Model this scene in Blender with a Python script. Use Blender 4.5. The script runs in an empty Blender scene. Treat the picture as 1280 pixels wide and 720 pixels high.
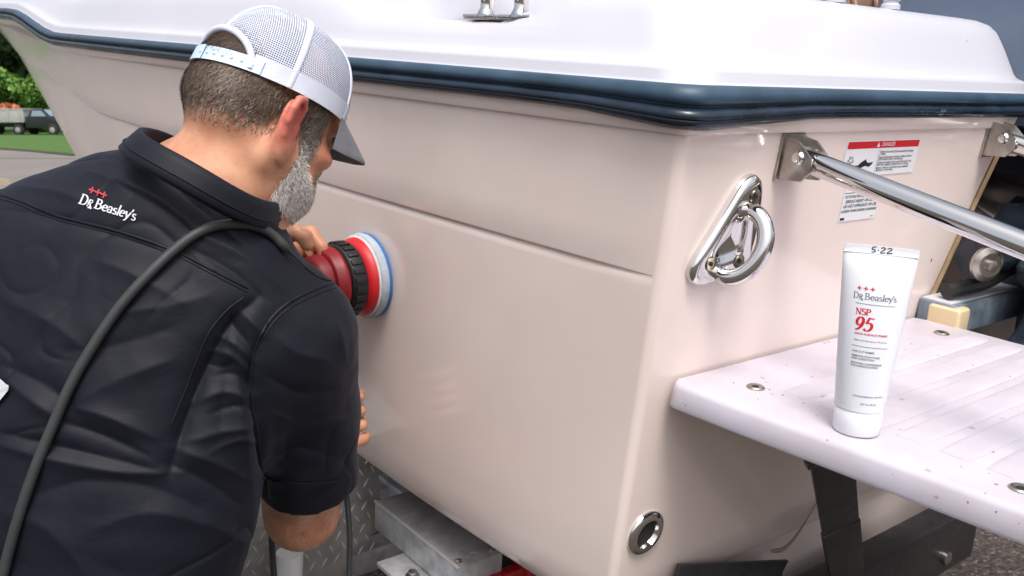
import bpy, bmesh, math, random
import numpy as np
from math import sin, cos, pi, radians, sqrt, atan, atan2, tan
from mathutils import Matrix, Vector

random.seed(7); rng = np.random.default_rng(11)
scene = bpy.context.scene
COL = scene.collection

# ------------------------------------------------------------------ camera
FPX = 1150.0; CAMH = 1.5; PITCH = atan(220 / FPX)
cam = bpy.data.cameras.new('camera'); cam.sensor_width = 36; cam.lens = 36 * FPX / 1280
cam.clip_start = 0.02; cam.clip_end = 2000
camo = bpy.data.objects.new('camera', cam); COL.objects.link(camo)
camo.location = (0, 0, CAMH); camo.rotation_euler = (pi / 2 - PITCH, 0, 0)
scene.camera = camo
cam.dof.use_dof = True; cam.dof.focus_distance = 1.02; cam.dof.aperture_fstop = 15

# ------------------------------------------------------------------ sky, sun, exposure
SUN_EL, SUN_AZ = radians(60), radians(12)      # azimuth measured from behind the camera towards the right
SUN_DIR = Vector((sin(SUN_AZ) * cos(SUN_EL), -cos(SUN_AZ) * cos(SUN_EL), sin(SUN_EL)))
world = bpy.data.worlds.new('World'); scene.world = world; world.use_nodes = True
wn = world.node_tree; wn.nodes.clear()
sky = wn.nodes.new('ShaderNodeTexSky'); sky.sky_type = 'NISHITA'; sky.sun_disc = False
sky.sun_elevation = SUN_EL; sky.sun_rotation = atan2(SUN_DIR.x, SUN_DIR.y)
sky.air_density = 1.0; sky.dust_density = 6.0; sky.ozone_density = 1.2
hs = wn.nodes.new('ShaderNodeHueSaturation'); hs.inputs['Saturation'].default_value = 0.42
bg = wn.nodes.new('ShaderNodeBackground'); bg.inputs['Strength'].default_value = 0.15
wo = wn.nodes.new('ShaderNodeOutputWorld')
wn.links.new(sky.outputs[0], hs.inputs['Color']); wn.links.new(hs.outputs[0], bg.inputs[0]); wn.links.new(bg.outputs[0], wo.inputs[0])
sun = bpy.data.lights.new('sun', 'SUN'); sun.energy = 1.5; sun.angle = radians(18); sun.color = (1.0, .96, .90)
suno = bpy.data.objects.new('sun', sun); COL.objects.link(suno)
suno.rotation_euler = SUN_DIR.to_track_quat('Z', 'Y').to_euler()
vs = scene.view_settings; vs.view_transform = 'Standard'; vs.look = 'None'; vs.gamma = 1; vs.exposure = 0.5
vs.use_curve_mapping = False
scene.render.engine = 'CYCLES'
scene.cycles.max_bounces = 8; scene.cycles.transparent_max_bounces = 12

# ------------------------------------------------------------------ helpers
def W(u, v, Y):
    """world point seen at pixel u,v of the 1280x720 photograph at world distance Y"""
    a = (u - 640) / FPX; b = (360 - v) / FPX
    d = Vector((a, cos(PITCH) + b * sin(PITCH), -sin(PITCH) + b * cos(PITCH)))
    return Vector((0, 0, CAMH)) + d * (Y / d.y)

def props(o, label=None, cat=None, group=None, kind=None):
    if label: o['label'] = label
    if cat: o['category'] = cat
    if group: o['group'] = group
    if kind: o['kind'] = kind
    return o

def empty(name, label, cat, M=None, group=None):
    o = bpy.data.objects.new(name, None); COL.objects.link(o); o.empty_display_size = .05
    if M is not None: o.matrix_world = M
    return props(o, label, cat, group)

def link(name, me, mat, parent=None, smooth=35):
    if mat is not None and not me.materials: me.materials.append(mat)
    if smooth:
        me.shade_smooth()
        if smooth < 180: me.set_sharp_from_angle(angle=radians(smooth))
    o = bpy.data.objects.new(name, me); COL.objects.link(o)
    if parent is not None: o.parent = parent
    return o

def mk(name, vf, mat, parent=None, smooth=35):
    v, f = vf
    me = bpy.data.meshes.new(name); me.from_pydata([tuple(map(float, p)) for p in v], [], [tuple(map(int, q)) for q in f]); me.validate(); me.update()
    return link(name, me, mat, parent, smooth)

def join(*parts):
    V = []; F = []
    for v, f in parts:
        n = len(V); V += [tuple(p) for p in v]; F += [tuple(i + n for i in q) for q in f]
    return V, F

def tf(vf, M): return [tuple(M @ Vector(p)) for p in vf[0]], vf[1]
def mv(vf, x, y, z): return [(p[0] + x, p[1] + y, p[2] + z) for p in vf[0]], vf[1]

def grid(rows, closed=False, flip=False):
    n = len(rows[0]); V = [tuple(p) for r in rows for p in r]; F = []
    for i in range(len(rows) - 1):
        for j in range(n if closed else n - 1):
            k = (j + 1) % n
            q = (i * n + j, i * n + k, (i + 1) * n + k, (i + 1) * n + j)
            F.append(q[::-1] if flip else q)
    return V, F

def lathe(prof, n=32, cap=True):
    """profile (r, z) from bottom to top round the z axis"""
    rows = [[(r * cos(2 * pi * k / n), r * sin(2 * pi * k / n), z) for k in range(n)] for r, z in prof]
    V, F = grid(rows, True)
    if cap:
        F.append(tuple(range(n))[::-1]); m = (len(prof) - 1) * n; F.append(tuple(m + k for k in range(n)))
    return V, F

def smoothpath(pts, sub=8):
    P = [Vector(p) for p in pts]; P = [P[0] * 2 - P[1]] + P + [P[-1] * 2 - P[-2]]; out = []
    for i in range(1, len(P) - 2):
        a, b, c, d = P[i - 1:i + 3]
        for k in range(sub):
            t = k / sub
            out.append(.5 * ((2 * b) + (c - a) * t + (2 * a - 5 * b + 4 * c - d) * t * t + (3 * b - a - 3 * c + d) * t ** 3))
    return out + [P[-2]]

def tube(pts, r, n=10, cap=True, closed=False):
    P = [Vector(p) for p in pts]; m = len(P); rows = []; prev = None
    for i in range(m):
        t = (P[(i + 1) % m] - P[i - 1]) if closed else (P[min(i + 1, m - 1)] - P[max(i - 1, 0)])
        t.normalize()
        if prev is None:
            a = t.cross(Vector((0, 0, 1)))
            if a.length < .1: a = t.cross(Vector((1, 0, 0)))
        else: a = prev - t * prev.dot(t)
        a.normalize(); b = t.cross(a); prev = a
        rr = r[i] if hasattr(r, '__len__') else r
        rows.append([tuple(P[i] + a * (rr * cos(2 * pi * k / n)) + b * (rr * sin(2 * pi * k / n))) for k in range(n)])
    if closed: rows.append(rows[0])
    V, F = grid(rows, True, flip=True)
    if cap and not closed:
        F.append(tuple(range(n))); k0 = (m - 1) * n; F.append(tuple(k0 + k for k in range(n))[::-1])
    return V, F

def box(sx, sy, sz, bev=0.0, seg=2, c=(0, 0, 0)):
    bm = bmesh.new(); bmesh.ops.create_cube(bm, size=1)
    for v in bm.verts: v.co = (v.co.x * sx, v.co.y * sy, v.co.z * sz)
    if bev: bmesh.ops.bevel(bm, geom=bm.edges[:], offset=bev, segments=seg, profile=.6, affect='EDGES')
    bm.verts.ensure_lookup_table(); bm.verts.index_update()
    vf = ([(v.co.x + c[0], v.co.y + c[1], v.co.z + c[2]) for v in bm.verts], [tuple(v.index for v in f.verts) for f in bm.faces])
    bm.free(); return vf

def prism(poly, h, bev=0.0, seg=2):
    """polygon (x,y) extruded along z from 0 to h"""
    bm = bmesh.new(); vs_ = [bm.verts.new((x, y, 0)) for x, y in poly]; f = bm.faces.new(vs_)
    r = bmesh.ops.extrude_face_region(bm, geom=[f])
    for g in r['geom']:
        if isinstance(g, bmesh.types.BMVert): g.co.z += h
    bmesh.ops.recalc_face_normals(bm, faces=bm.faces[:])
    if bev: bmesh.ops.bevel(bm, geom=bm.edges[:], offset=bev, segments=seg, profile=.6, affect='EDGES')
    bm.verts.index_update()
    vf = ([tuple(v.co) for v in bm.verts], [tuple(v.index for v in f.verts) for f in bm.faces]); bm.free(); return vf

def rrect(w, h, r, n=5, cx=0, cy=0):
    P = []
    for (sx, sy, a0) in ((1, 1, 0), (-1, 1, 90), (-1, -1, 180), (1, -1, 270)):
        for k in range(n + 1):
            a = radians(a0 + 90 * k / n); P.append((cx + sx * (w / 2 - r) + r * cos(a), cy + sy * (h / 2 - r) + r * sin(a)))
    return P

def frame(origin, zaxis, xaxis):
    z = Vector(zaxis).normalized(); x = Vector(xaxis); x = (x - z * x.dot(z)).normalized(); y = z.cross(x)
    M = Matrix((x, y, z)).transposed().to_4x4(); M.translation = Vector(origin); return M

def sstep(a, b, x):
    t = np.clip((np.asarray(x, float) - a) / (b - a), 0, 1); return t * t * (3 - 2 * t)

# ------------------------------------------------------------------ materials
def nt(name):
    m = bpy.data.materials.new(name); m.use_nodes = True; return m, m.node_tree, m.node_tree.nodes['Principled BSDF']

def mat(name, col, rough=.5, metal=0.0, var=0.0, vscale=8.0, bump=0.0, bscale=60.0, col2=None, coat=0.0, rvar=0.0, spec=.5, sheen=0.0, detail=4.0, stretch=None, sss=0.0):
    m, t, b = nt(name); N = t.nodes; L = t.links
    b.inputs['Base Color'].default_value = (*col, 1); b.inputs['Roughness'].default_value = rough; b.inputs['Metallic'].default_value = metal
    b.inputs['Coat Weight'].default_value = coat; b.inputs['Coat Roughness'].default_value = .08; b.inputs['Specular IOR Level'].default_value = spec
    b.inputs['Sheen Weight'].default_value = sheen
    if sss: b.inputs['Subsurface Weight'].default_value = sss; b.inputs['Subsurface Radius'].default_value = (.02, .007, .004); b.inputs['Subsurface Scale'].default_value = .35
    tc = N.new('ShaderNodeTexCoord'); src = tc.outputs['Object']
    if stretch:
        mp = N.new('ShaderNodeMapping'); mp.inputs['Scale'].default_value = stretch; L.new(src, mp.inputs[0]); src = mp.outputs[0]
    if var or col2 or rvar:
        n = N.new('ShaderNodeTexNoise'); n.inputs['Scale'].default_value = vscale; n.inputs['Detail'].default_value = detail; n.inputs['Roughness'].default_value = .6; L.new(src, n.inputs['Vector'])
        if var or col2:
            r = N.new('ShaderNodeValToRGB'); r.color_ramp.elements[0].position = .33; r.color_ramp.elements[1].position = .68
            c2 = col2 if col2 else tuple(min(1, c * (1 + var)) for c in col); c1 = col if col2 else tuple(c * (1 - var) for c in col)
            r.color_ramp.elements[0].color = (*c1, 1); r.color_ramp.elements[1].color = (*c2, 1)
            L.new(n.outputs[0], r.inputs[0]); L.new(r.outputs[0], b.inputs['Base Color'])
        if rvar:
            mr = N.new('ShaderNodeMapRange'); mr.inputs['From Min'].default_value = .3; mr.inputs['From Max'].default_value = .7
            mr.inputs['To Min'].default_value = max(.02, rough - rvar); mr.inputs['To Max'].default_value = min(1, rough + rvar); L.new(n.outputs[0], mr.inputs[0]); L.new(mr.outputs[0], b.inputs['Roughness'])
    if bump:
        n2 = N.new('ShaderNodeTexNoise'); n2.inputs['Scale'].default_value = bscale; n2.inputs['Detail'].default_value = 5; L.new(src, n2.inputs['Vector'])
        bp = N.new('ShaderNodeBump'); bp.inputs['Strength'].default_value = bump; bp.inputs['Distance'].default_value = .002; L.new(n2.outputs[0], bp.inputs['Height']); L.new(bp.outputs[0], b.inputs['Normal'])
    return m

def add_specks(m, col, scale, thresh, size=.35, fac=1.0):
    """small irregular dirt specks and chips over the base colour: cells of a Voronoi field, few of them kept"""
    t = m.node_tree; N = t.nodes; L = t.links; b = N['Principled BSDF']
    tc = N.new('ShaderNodeTexCoord'); vo = N.new('ShaderNodeTexVoronoi'); vo.inputs['Scale'].default_value = scale
    nz = N.new('ShaderNodeTexNoise'); nz.inputs['Scale'].default_value = scale * 2.2; nz.inputs['Detail'].default_value = 3
    va = N.new('ShaderNodeVectorMath'); va.operation = 'MULTIPLY_ADD'; va.inputs[1].default_value = (.6 / scale,) * 3
    L.new(tc.outputs['Object'], nz.inputs['Vector']); L.new(nz.outputs['Color'], va.inputs[0]); L.new(tc.outputs['Object'], va.inputs[2]); L.new(va.outputs[0], vo.inputs['Vector'])
    sep = N.new('ShaderNodeSeparateColor'); L.new(vo.outputs['Color'], sep.inputs[0])
    g = N.new('ShaderNodeMath'); g.operation = 'GREATER_THAN'; g.inputs[1].default_value = thresh; L.new(sep.outputs[0], g.inputs[0])
    sz = N.new('ShaderNodeMath'); sz.operation = 'MULTIPLY'; sz.inputs[1].default_value = size; L.new(sep.outputs[1], sz.inputs[0])
    l = N.new('ShaderNodeMath'); l.operation = 'LESS_THAN'; L.new(vo.outputs['Distance'], l.inputs[0]); L.new(sz.outputs[0], l.inputs[1])
    mm = N.new('ShaderNodeMath'); mm.operation = 'MULTIPLY'; L.new(g.outputs[0], mm.inputs[0]); L.new(l.outputs[0], mm.inputs[1])
    m2 = N.new('ShaderNodeMath'); m2.operation = 'MULTIPLY'; m2.inputs[1].default_value = fac; L.new(mm.outputs[0], m2.inputs[0])
    mx = N.new('ShaderNodeMix'); mx.data_type = 'RGBA'; mx.inputs[7].default_value = (*col, 1); L.new(m2.outputs[0], mx.inputs[0])
    src = b.inputs['Base Color'].links[0].from_socket if b.inputs['Base Color'].links else None
    if src: L.new(src, mx.inputs[6])
    else: mx.inputs[6].default_value = b.inputs['Base Color'].default_value
    L.new(mx.outputs[2], b.inputs['Base Color']); return m

MT = {}
MT['hull'] = add_specks(mat('pink cream gelcoat', (.78, .655, .61), .16, col2=(.85, .735, .685), vscale=2.2, rvar=.07, coat=.5, bump=.02, bscale=9), (.22, .17, .13), 22, .90, .07)
MT['deck'] = add_specks(mat('white deck gelcoat', (.55, .55, .61), .3, var=.02, vscale=5, coat=.25), (.35, .32, .30), 30, .93, .10)
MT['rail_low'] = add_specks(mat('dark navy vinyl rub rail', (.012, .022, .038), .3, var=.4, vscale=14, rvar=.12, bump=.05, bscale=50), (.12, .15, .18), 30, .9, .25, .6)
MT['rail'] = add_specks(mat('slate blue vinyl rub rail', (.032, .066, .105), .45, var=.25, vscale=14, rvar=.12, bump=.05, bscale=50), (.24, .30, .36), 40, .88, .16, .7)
MT['platform'] = add_specks(add_specks(mat('white platform gelcoat', (.47, .43, .48), .45, col2=(.55, .52, .60), vscale=9, detail=9, bump=.05, bscale=120), (.42, .25, .24), 70, .84, .24, .8), (.2, .16, .15), 110, .86, .22)
MT['edge'] = mat('cut fibreglass edge', (.50, .36, .20), .5, var=.3, vscale=30, bump=.2, bscale=90)
MT['chrome'] = mat('polished stainless steel', (.72, .71, .70), .07, 1.0, rvar=.03, vscale=20)
MT['steel'] = mat('weathered stainless steel', (.42, .39, .36), .32, 1.0, var=.25, vscale=30, rvar=.1)
MT['brass'] = mat('dull screw metal', (.20, .18, .14), .4, 1.0, var=.3, vscale=200)
MT['dark_hole'] = mat('dark recess', (.015, .014, .013), .7)  # near-black colour standing in for the shade inside holes
MT['black_plastic'] = mat('weathered black plastic', (.018, .019, .022), .4, var=.4, vscale=40, rvar=.15, bump=.3, bscale=120)
MT['strap'] = mat('scuffed black steel strap', (.014, .016, .022), .38, col2=(.045, .048, .055), vscale=45, rvar=.1, bump=.4, bscale=90, stretch=(1, 1, .35))
MT['sticker'] = mat('white vinyl sticker', (.74, .75, .78), .35)
MT['red'] = mat('red print', (.55, .012, .02), .4)
MT['ink'] = mat('black print', (.016, .016, .02), .45)
MT['greyink'] = mat('grey print', (.10, .11, .12), .45)
MT['galv'] = mat('galvanised steel', (.50, .51, .53), .42, .5, var=.22, vscale=35, rvar=.12, bump=.1, bscale=60)
MT['tread'] = mat('worn aluminium tread plate', (.44, .445, .435), .42, .5, var=.2, vscale=25, rvar=.1, bump=.2, bscale=70)
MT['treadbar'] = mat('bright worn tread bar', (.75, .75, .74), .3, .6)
MT['redlens'] = mat('red plastic lens', (.35, .01, .012), .2, coat=.5)
MT['pvc'] = mat('white plastic pipe', (.66, .66, .66), .4)
MT['carpet'] = mat('black bunk carpet', (.012, .012, .013), .9, bump=.6, bscale=300)
MT['rubber'] = mat('black rubber', (.014, .014, .015), .5, bump=.1, bscale=200)
MT['cowl'] = mat('slate blue cowl paint', (.12, .165, .235), .4, var=.08, vscale=5, coat=.3)
MT['motor_black'] = mat('glossy black cowl', (.01, .01, .013), .15, coat=.6)
MT['motor'] = mat('dark blue grey motor casting', (.018, .026, .04), .35, var=.5, vscale=22, rvar=.15)
MT['bluebar'] = mat('worn blue grey paint', (.075, .11, .15), .45, col2=(.22, .27, .31), vscale=26, detail=8)
MT['cream'] = mat('cream plastic', (.60, .48, .30), .4)
MT['tan'] = mat('tan vinyl', (.38, .24, .16), .55, var=.15, vscale=20, bump=.2, bscale=30)
MT['console'] = mat('pale blue white gelcoat', (.45, .55, .66), .35)

# ground
def ground_mat():
    m, t, b = nt('asphalt'); N = t.nodes; L = t.links
    tc = N.new('ShaderNodeTexCoord'); vo = N.new('ShaderNodeTexVoronoi'); vo.inputs['Scale'].default_value = 105; L.new(tc.outputs['Object'], vo.inputs['Vector'])
    sp = N.new('ShaderNodeSeparateColor'); L.new(vo.outputs['Color'], sp.inputs[0])
    r = N.new('ShaderNodeValToRGB'); e = r.color_ramp.elements
    e[0].position = 0; e[0].color = (.016, .013, .011, 1); e[1].position = 1; e[1].color = (.20, .15, .12, 1)
    x = e.new(.5); x.color = (.048, .036, .03, 1); x = e.new(.85); x.color = (.085, .066, .055, 1)
    L.new(sp.outputs[0], r.inputs[0])
    n = N.new('ShaderNodeTexNoise'); n.inputs['Scale'].default_value = .35; n.inputs['Detail'].default_value = 6; L.new(tc.outputs['Object'], n.inputs['Vector'])
    far = N.new('ShaderNodeValToRGB'); far.color_ramp.elements[0].color = (.15, .135, .13, 1); far.color_ramp.elements[1].color = (.21, .19, .18, 1); L.new(n.outputs[0], far.inputs[0])
    # the driveway under the boat is coarse and dark, the old road beyond it is worn pale
    s = N.new('ShaderNodeSeparateXYZ'); L.new(tc.outputs['Object'], s.inputs[0])
    mr = N.new('ShaderNodeMapRange'); mr.inputs['From Min'].default_value = 7; mr.inputs['From Max'].default_value = 9; L.new(s.outputs['Y'], mr.inputs[0])
    mx = N.new('ShaderNodeMix'); mx.data_type = 'RGBA'; L.new(mr.outputs[0], mx.inputs[0]); L.new(r.outputs[0], mx.inputs[6]); L.new(far.outputs[0], mx.inputs[7])
    L.new(mx.outputs[2], b.inputs['Base Color']); b.inputs['Roughness'].default_value = .9
    bp = N.new('ShaderNodeBump'); bp.inputs['Strength'].default_value = .8; bp.inputs['Distance'].default_value = .004; bp.invert = True
    L.new(vo.outputs['Distance'], bp.inputs['Height']); L.new(bp.outputs[0], b.inputs['Normal']); return m
MT['asphalt'] = ground_mat()
MT['grass'] = mat('mown grass', (.035, .095, .012), .9, col2=(.07, .15, .022), vscale=1.6, bump=1, bscale=40, detail=8)
MT['dirt'] = mat('dark soil edge', (.05, .035, .025), .95, var=.3, vscale=3)
MT['kerb'] = mat('pale concrete', (.34, .29, .20), .9, var=.15, vscale=3)

# ------------------------------------------------------------------ ground and background
g = mk('ground', ([(-300, -300, 0), (300, -300, 0), (300, 400, 0), (-300, 400, 0)], [(0, 1, 2, 3)]), MT['asphalt'], smooth=0); props(g, kind='structure')
def slab(name, poly, z, m, kind='structure'):
    v, f = prism(poly, z); o = mk(name, (v, f), m, smooth=0); return props(o, kind=kind)
# the lawn's near edge runs away to the right
lawn_edge = [(-44, 46.0), (-22.3, 39.5), (-18.5, 36.0), (-15.2, 32.5), (10, 26), (10, 140), (-120, 140), (-120, 40)]
slab('lawn', lawn_edge, .05, MT['grass'])
slab('soil_edge', [(x, y - .35 if y < 40 else y) for x, y in lawn_edge[:5]] + [(x, y - .02) for x, y in lawn_edge[:5]][::-1], .035, MT['dirt'])
slab('kerb', [(-16, 18.2), (-11.6, 19.0), (-10.6, 19.5), (-11.6, 19.7), (-16, 19.2)], .12, MT['kerb'])
slab('road_seam', [(-30, 31.6), (-6, 29.6), (-6, 29.75), (-30, 31.9)], .004, MT['dirt'])

leafm = []
for i, (c1, c2) in enumerate([((.012, .035, .008), (.03, .075, .015)), ((.05, .13, .012), (.12, .24, .03)), ((.025, .07, .012), (.06, .14, .025))]):
    leafm.append(mat('leaf %d' % i, c1, .55, col2=c2, vscale=1.5, detail=6))
MT['bark'] = mat('bark', (.05, .035, .025), .9, var=.3, vscale=6)

def leaf_cloud(blobs, n, size, seed):
    r = np.random.default_rng(seed); V = []; F = []
    w = np.array([b[3] * b[4] * b[5] for b in blobs]) ** .67; w /= w.sum()
    for i in range(n):
        b = blobs[r.choice(len(blobs), p=w)]
        d = r.normal(size=3); d /= np.linalg.norm(d); rad = r.uniform(.55, 1.03) ** .5
        c = np.array(b[:3]) + d * rad * np.array(b[3:6]) * (1 + .18 * sin(5 * d[0] + 7 * d[2] + i % 3))
        a = r.normal(size=3); a /= np.linalg.norm(a); bb = np.cross(a, r.normal(size=3)); bb /= np.linalg.norm(bb)
        s = size * r.uniform(.5, 1.3); k = len(V)
        V += [tuple(c + a * s), tuple(c + bb * s * .55), tuple(c - a * s), tuple(c - bb * s * .55)]; F.append((k, k + 1, k + 2, k + 3))
    return V, F

def tree(name, label, cat, x, y, h, cr, m, seed, n=5000, leaf=.16, trunk=.18, low=.25):
    o = empty(name, label, cat, Matrix.Translation((x, y, 0)))
    r = np.random.default_rng(seed); bl = []
    for i in range(11):
        zz = h * r.uniform(low, .85); k = 1 - abs(zz / h - .5) * .9
        bl.append((r.uniform(-.6, .6) * cr, r.uniform(-.6, .6) * cr, zz, cr * .5 * k + .2, cr * .5 * k + .2, h * .16))
    mk('crown', leaf_cloud(bl, n, leaf, seed), m, o, 0)
    parts = [tube([(0, 0, 0), (.1, 0, h * .3), (-.05, .1, h * .6)], [trunk, trunk * .7, trunk * .35], 8)]
    for i in range(5):
        b = bl[i]; parts.append(tube([(0, 0, h * .3), (b[0] * .5, b[1] * .5, (h * .35 + b[2]) / 2), b[:3]], [trunk * .5, trunk * .3, .02], 6))
    mk('trunk', join(*parts), MT['bark'], o); return o

tree('tree', 'dark green tree standing tall behind the bright bushes at far left', 'tree', -37, 74, 13, 6.5, leafm[0], 3, 9000, .34, .4, .12)
tree('tree', 'dark tree whose crown meets the boat bow at left edge', 'tree', -29.5, 76, 12, 5.5, leafm[0], 4, 8000, .34, .4, .12)
tree('bush', 'bright yellow green bush behind the dump bed of the truck', 'bush', -37.5, 68, 4.6, 2.9, leafm[1], 5, 6500, .2, .1, .12)
tree('bush', 'bright green bush just right of the dump bed, nearest the bow', 'bush', -33.2, 67.5, 4.3, 2.4, leafm[1], 6, 5500, .2, .1, .1)
tree('bush', 'small mid green shrub against the bow edge', 'bush', -30.3, 66, 3.6, 1.9, leafm[2], 8, 4500, .18, .1, .1)
tree('tree', 'green tree top just above the white coaming beside the tan seat back', 'tree', 4.2, 27, 7.6, 3.2, leafm[2], 9, 9000, .19, .25, .3)
tree('tree', 'darker green tree top behind the tan seat back and motor cowl', 'tree', 10.2, 29, 8.0, 3.6, leafm[0], 12, 9000, .19, .25, .3)
tree('tree', 'tree seen as a dark sliver above the boat side deck', 'tree', -10, 34, 8.8, 3.6, leafm[0], 10, 8000, .2, .25, .3)

# ------------------------------------------------------------------ dump truck far left
def make_truck():
    white = mat('dusty white truck paint', (.34, .34, .33), .5, var=.1, vscale=3); dk = mat('truck underbody', (.012, .012, .013), .7)
    cabm = mat('dark truck paint', (.018, .021, .022), .3); gl = mat('truck glass', (.25, .32, .38), .08, spec=.8); tm = mat('truck tyre', (.02, .02, .02), .8); hub = mat('wheel hub', (.28, .28, .28), .5)
    o = empty('dump_truck', 'pickup truck with white dump bed parked on grass at far left', 'truck', Matrix.Translation(W(45, 165, 61).xy.to_3d()) @ Matrix.Rotation(radians(-8), 4, 'Z') @ Matrix.Scale(.88, 4))
    # x runs to the cab, the truck is seen from its side
    bed = mk('dump_bed', join(box(4.3, 2.1, .95, .04, c=(-2.3, 0, 1.42)), box(4.4, 2.16, .12, .02, c=(-2.3, 0, 1.9))), white, o)
    for k in range(5): mk('rib', box(.1, .06, .9, .01, c=(-4.2 + k * .95, -1.08, 1.42)), white, bed)
    tx = text_mesh('ck Out', .34); mk('lettering', tf(tx, Matrix.Translation((-3.2, -1.12, 1.42)) @ Matrix.Rotation(pi / 2, 4, 'X')), MT['ink'], bed, 0)
    mk('load', tf(leaf_cloud([(-2.2, 0, 2.0, .9, .7, .28)], 260, .16, 5), Matrix.Identity(4)), mat('orange debris', (.5, .13, .06), .7), o, 0)
    mk('chassis', join(box(6.6, 1.0, .3, .02, c=(-1, 0, .75)), box(4.0, 1.8, .22, .02, c=(-2.3, 0, .86))), dk, o)
    cab = [(-.15, .55), (-.15, 1.35), (.1, 1.42), (.35, 1.86), (.6, 1.92), (1.25, 1.9), (1.75, 1.4), (2.55, 1.28), (2.7, 1.1), (2.72, .55)]
    c = mk('cab', tf(prism(cab, 1.8, .05), Matrix.Translation((0, .9, 0)) @ Matrix.Rotation(pi / 2, 4, 'X')), cabm, o)
    mk('window', tf(prism([(.35, 1.4), (.5, 1.8), (1.18, 1.8), (1.55, 1.4)], .02), Matrix.Translation((0, -.9, 0)) @ Matrix.Rotation(pi / 2, 4, 'X')), gl, c)
    mk('windscreen', ([(1.3, -.75, 1.88), (1.78, -.75, 1.42), (1.78, .75, 1.42), (1.3, .75, 1.88)], [(0, 1, 2, 3)]), gl, c, 0)
    mk('headlight', box(.06, .3, .16, .02, c=(2.71, -.65, .98)), gl, o)
    for x in (-3.6, -.75 + .0, 2.0):
        w = mk('wheel', tf(lathe([(.2, -.13), (.36, -.13), (.41, -.09), (.41, .09), (.36, .13), (.2, .13)], 24), Matrix.Translation((x, -.86, .42)) @ Matrix.Rotation(pi / 2, 4, 'X')), tm, o)
        mk('hub', tf(lathe([(.2, -.02), (.2, .02), (.1, .05)], 16), Matrix.Translation((x, -.98, .42)) @ Matrix.Rotation(pi / 2, 4, 'X')), hub, w)
        w2 = w.copy(); COL.objects.link(w2); w2.location.y += 1.72
    return o

def text_mesh(body, size, shear=0.0, align='CENTER', bold=0.0):
    c = bpy.data.curves.new('t', 'FONT'); c.body = body; c.size = size; c.shear = shear; c.align_x = align; c.align_y = 'CENTER'; c.offset = bold; c.resolution_u = 3
    o = bpy.data.objects.new('t', c); COL.objects.link(o); bpy.context.view_layer.update()
    me = bpy.data.meshes.new_from_object(o.evaluated_get(bpy.context.evaluated_depsgraph_get()))
    vf = ([tuple(v.co) for v in me.vertices], [tuple(p.vertices) for p in me.polygons])
    bpy.data.objects.remove(o); bpy.data.curves.remove(c); bpy.data.meshes.remove(me); return vf
make_truck()
# ------------------------------------------------------------------ serif lettering drawn with a broad pen
def _arc(cx, cy, rx, ry, a0, a1, n=14): return [(cx + rx * cos(radians(a0 + (a1 - a0) * k / n)), cy + ry * sin(radians(a0 + (a1 - a0) * k / n))) for k in range(n + 1)]
def _ser(x, y, w=.24): return [(x - w / 2, y), (x + w / 2, y)]
GL = {
 'D': (.84, [[(.14, 0), (.14, 1)], [(.14, .98), (.36, .98)] + _arc(.36, .5, .36, .48, 90, -90) + [(.14, .02)], _ser(.1, .02), _ser(.1, .98)]),
 'R': (.60, [[(.12, 0), (.12, .72)], [(.12, .70), (.26, .70)] + _arc(.26, .53, .19, .17, 90, -90, 10) + [(.12, .36)], [(.24, .36), (.58, -.2)], [(.26, -.2), (.52, .06)], _ser(.1, .01, .2)]),
 'B': (.76, [[(.14, 0), (.14, 1)], [(.14, .98), (.32, .98)] + _arc(.32, .76, .22, .22, 90, -90) + [(.14, .54)], [(.3, .54)] + _arc(.34, .28, .29, .26, 90, -90) + [(.14, .02)], _ser(.1, .02), _ser(.1, .98)]),
 'e': (.56, [[(.05, .34), (.5, .36)] + _arc(.28, .32, .23, .30, 10, 315, 18)]),
 'a': (.56, [_arc(.22, .17, .17, .16, 80, 400, 16), [(.42, .46), (.42, .06), (.52, .01)], _arc(.24, .44, .18, .18, 160, 0, 10)]),
 's': (.46, [_arc(.22, .47, .15, .14, 35, 270, 12) + _arc(.22, .165, .17, .155, 80, -150, 12)]),
 'l': (.28, [[(.13, 0), (.13, 1.05)], _ser(.13, .01, .22), [(.03, 1.02), (.13, 1.05)]]),
 'y': (.56, [[(.06, .62), (.29, .02)], [(.52, .62), (.29, .02), (.18, -.24), (.04, -.28)], _ser(.07, .62, .2), _ser(.5, .62, .18)]),
 "'": (.16, [[(.1, 1.02), (.04, .74)]]),
 '.': (.2, [[(.06, .03), (.13, .03)]]),
 ' ': (.22, []),
 'N': (.92, [[(.14, 0), (.14, 1)], [(.12, 1), (.76, 0)], [(.76, 0), (.76, 1)], _ser(.14, .02, .26), _ser(.76, .98, .26), _ser(.08, .98, .2)]),
 'S': (.64, [_arc(.31, .75, .22, .23, 30, 270, 14) + _arc(.31, .27, .25, .25, 80, -155, 14)]),
 'P': (.70, [[(.14, 0), (.14, 1)], [(.14, .98), (.32, .98)] + _arc(.32, .73, .27, .25, 90, -90) + [(.14, .48)], _ser(.14, .02, .28), _ser(.1, .98)]),
 '9': (.66, [_arc(.3, .68, .22, .30, 0, 360, 20), _arc(.02, .66, .52, .66, 0, -80, 14)]),
 '5': (.62, [[(.56, .97), (.2, .97), (.13, .55)], _arc(.26, .32, .27, .30, 125, -145, 18)]),
}
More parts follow.
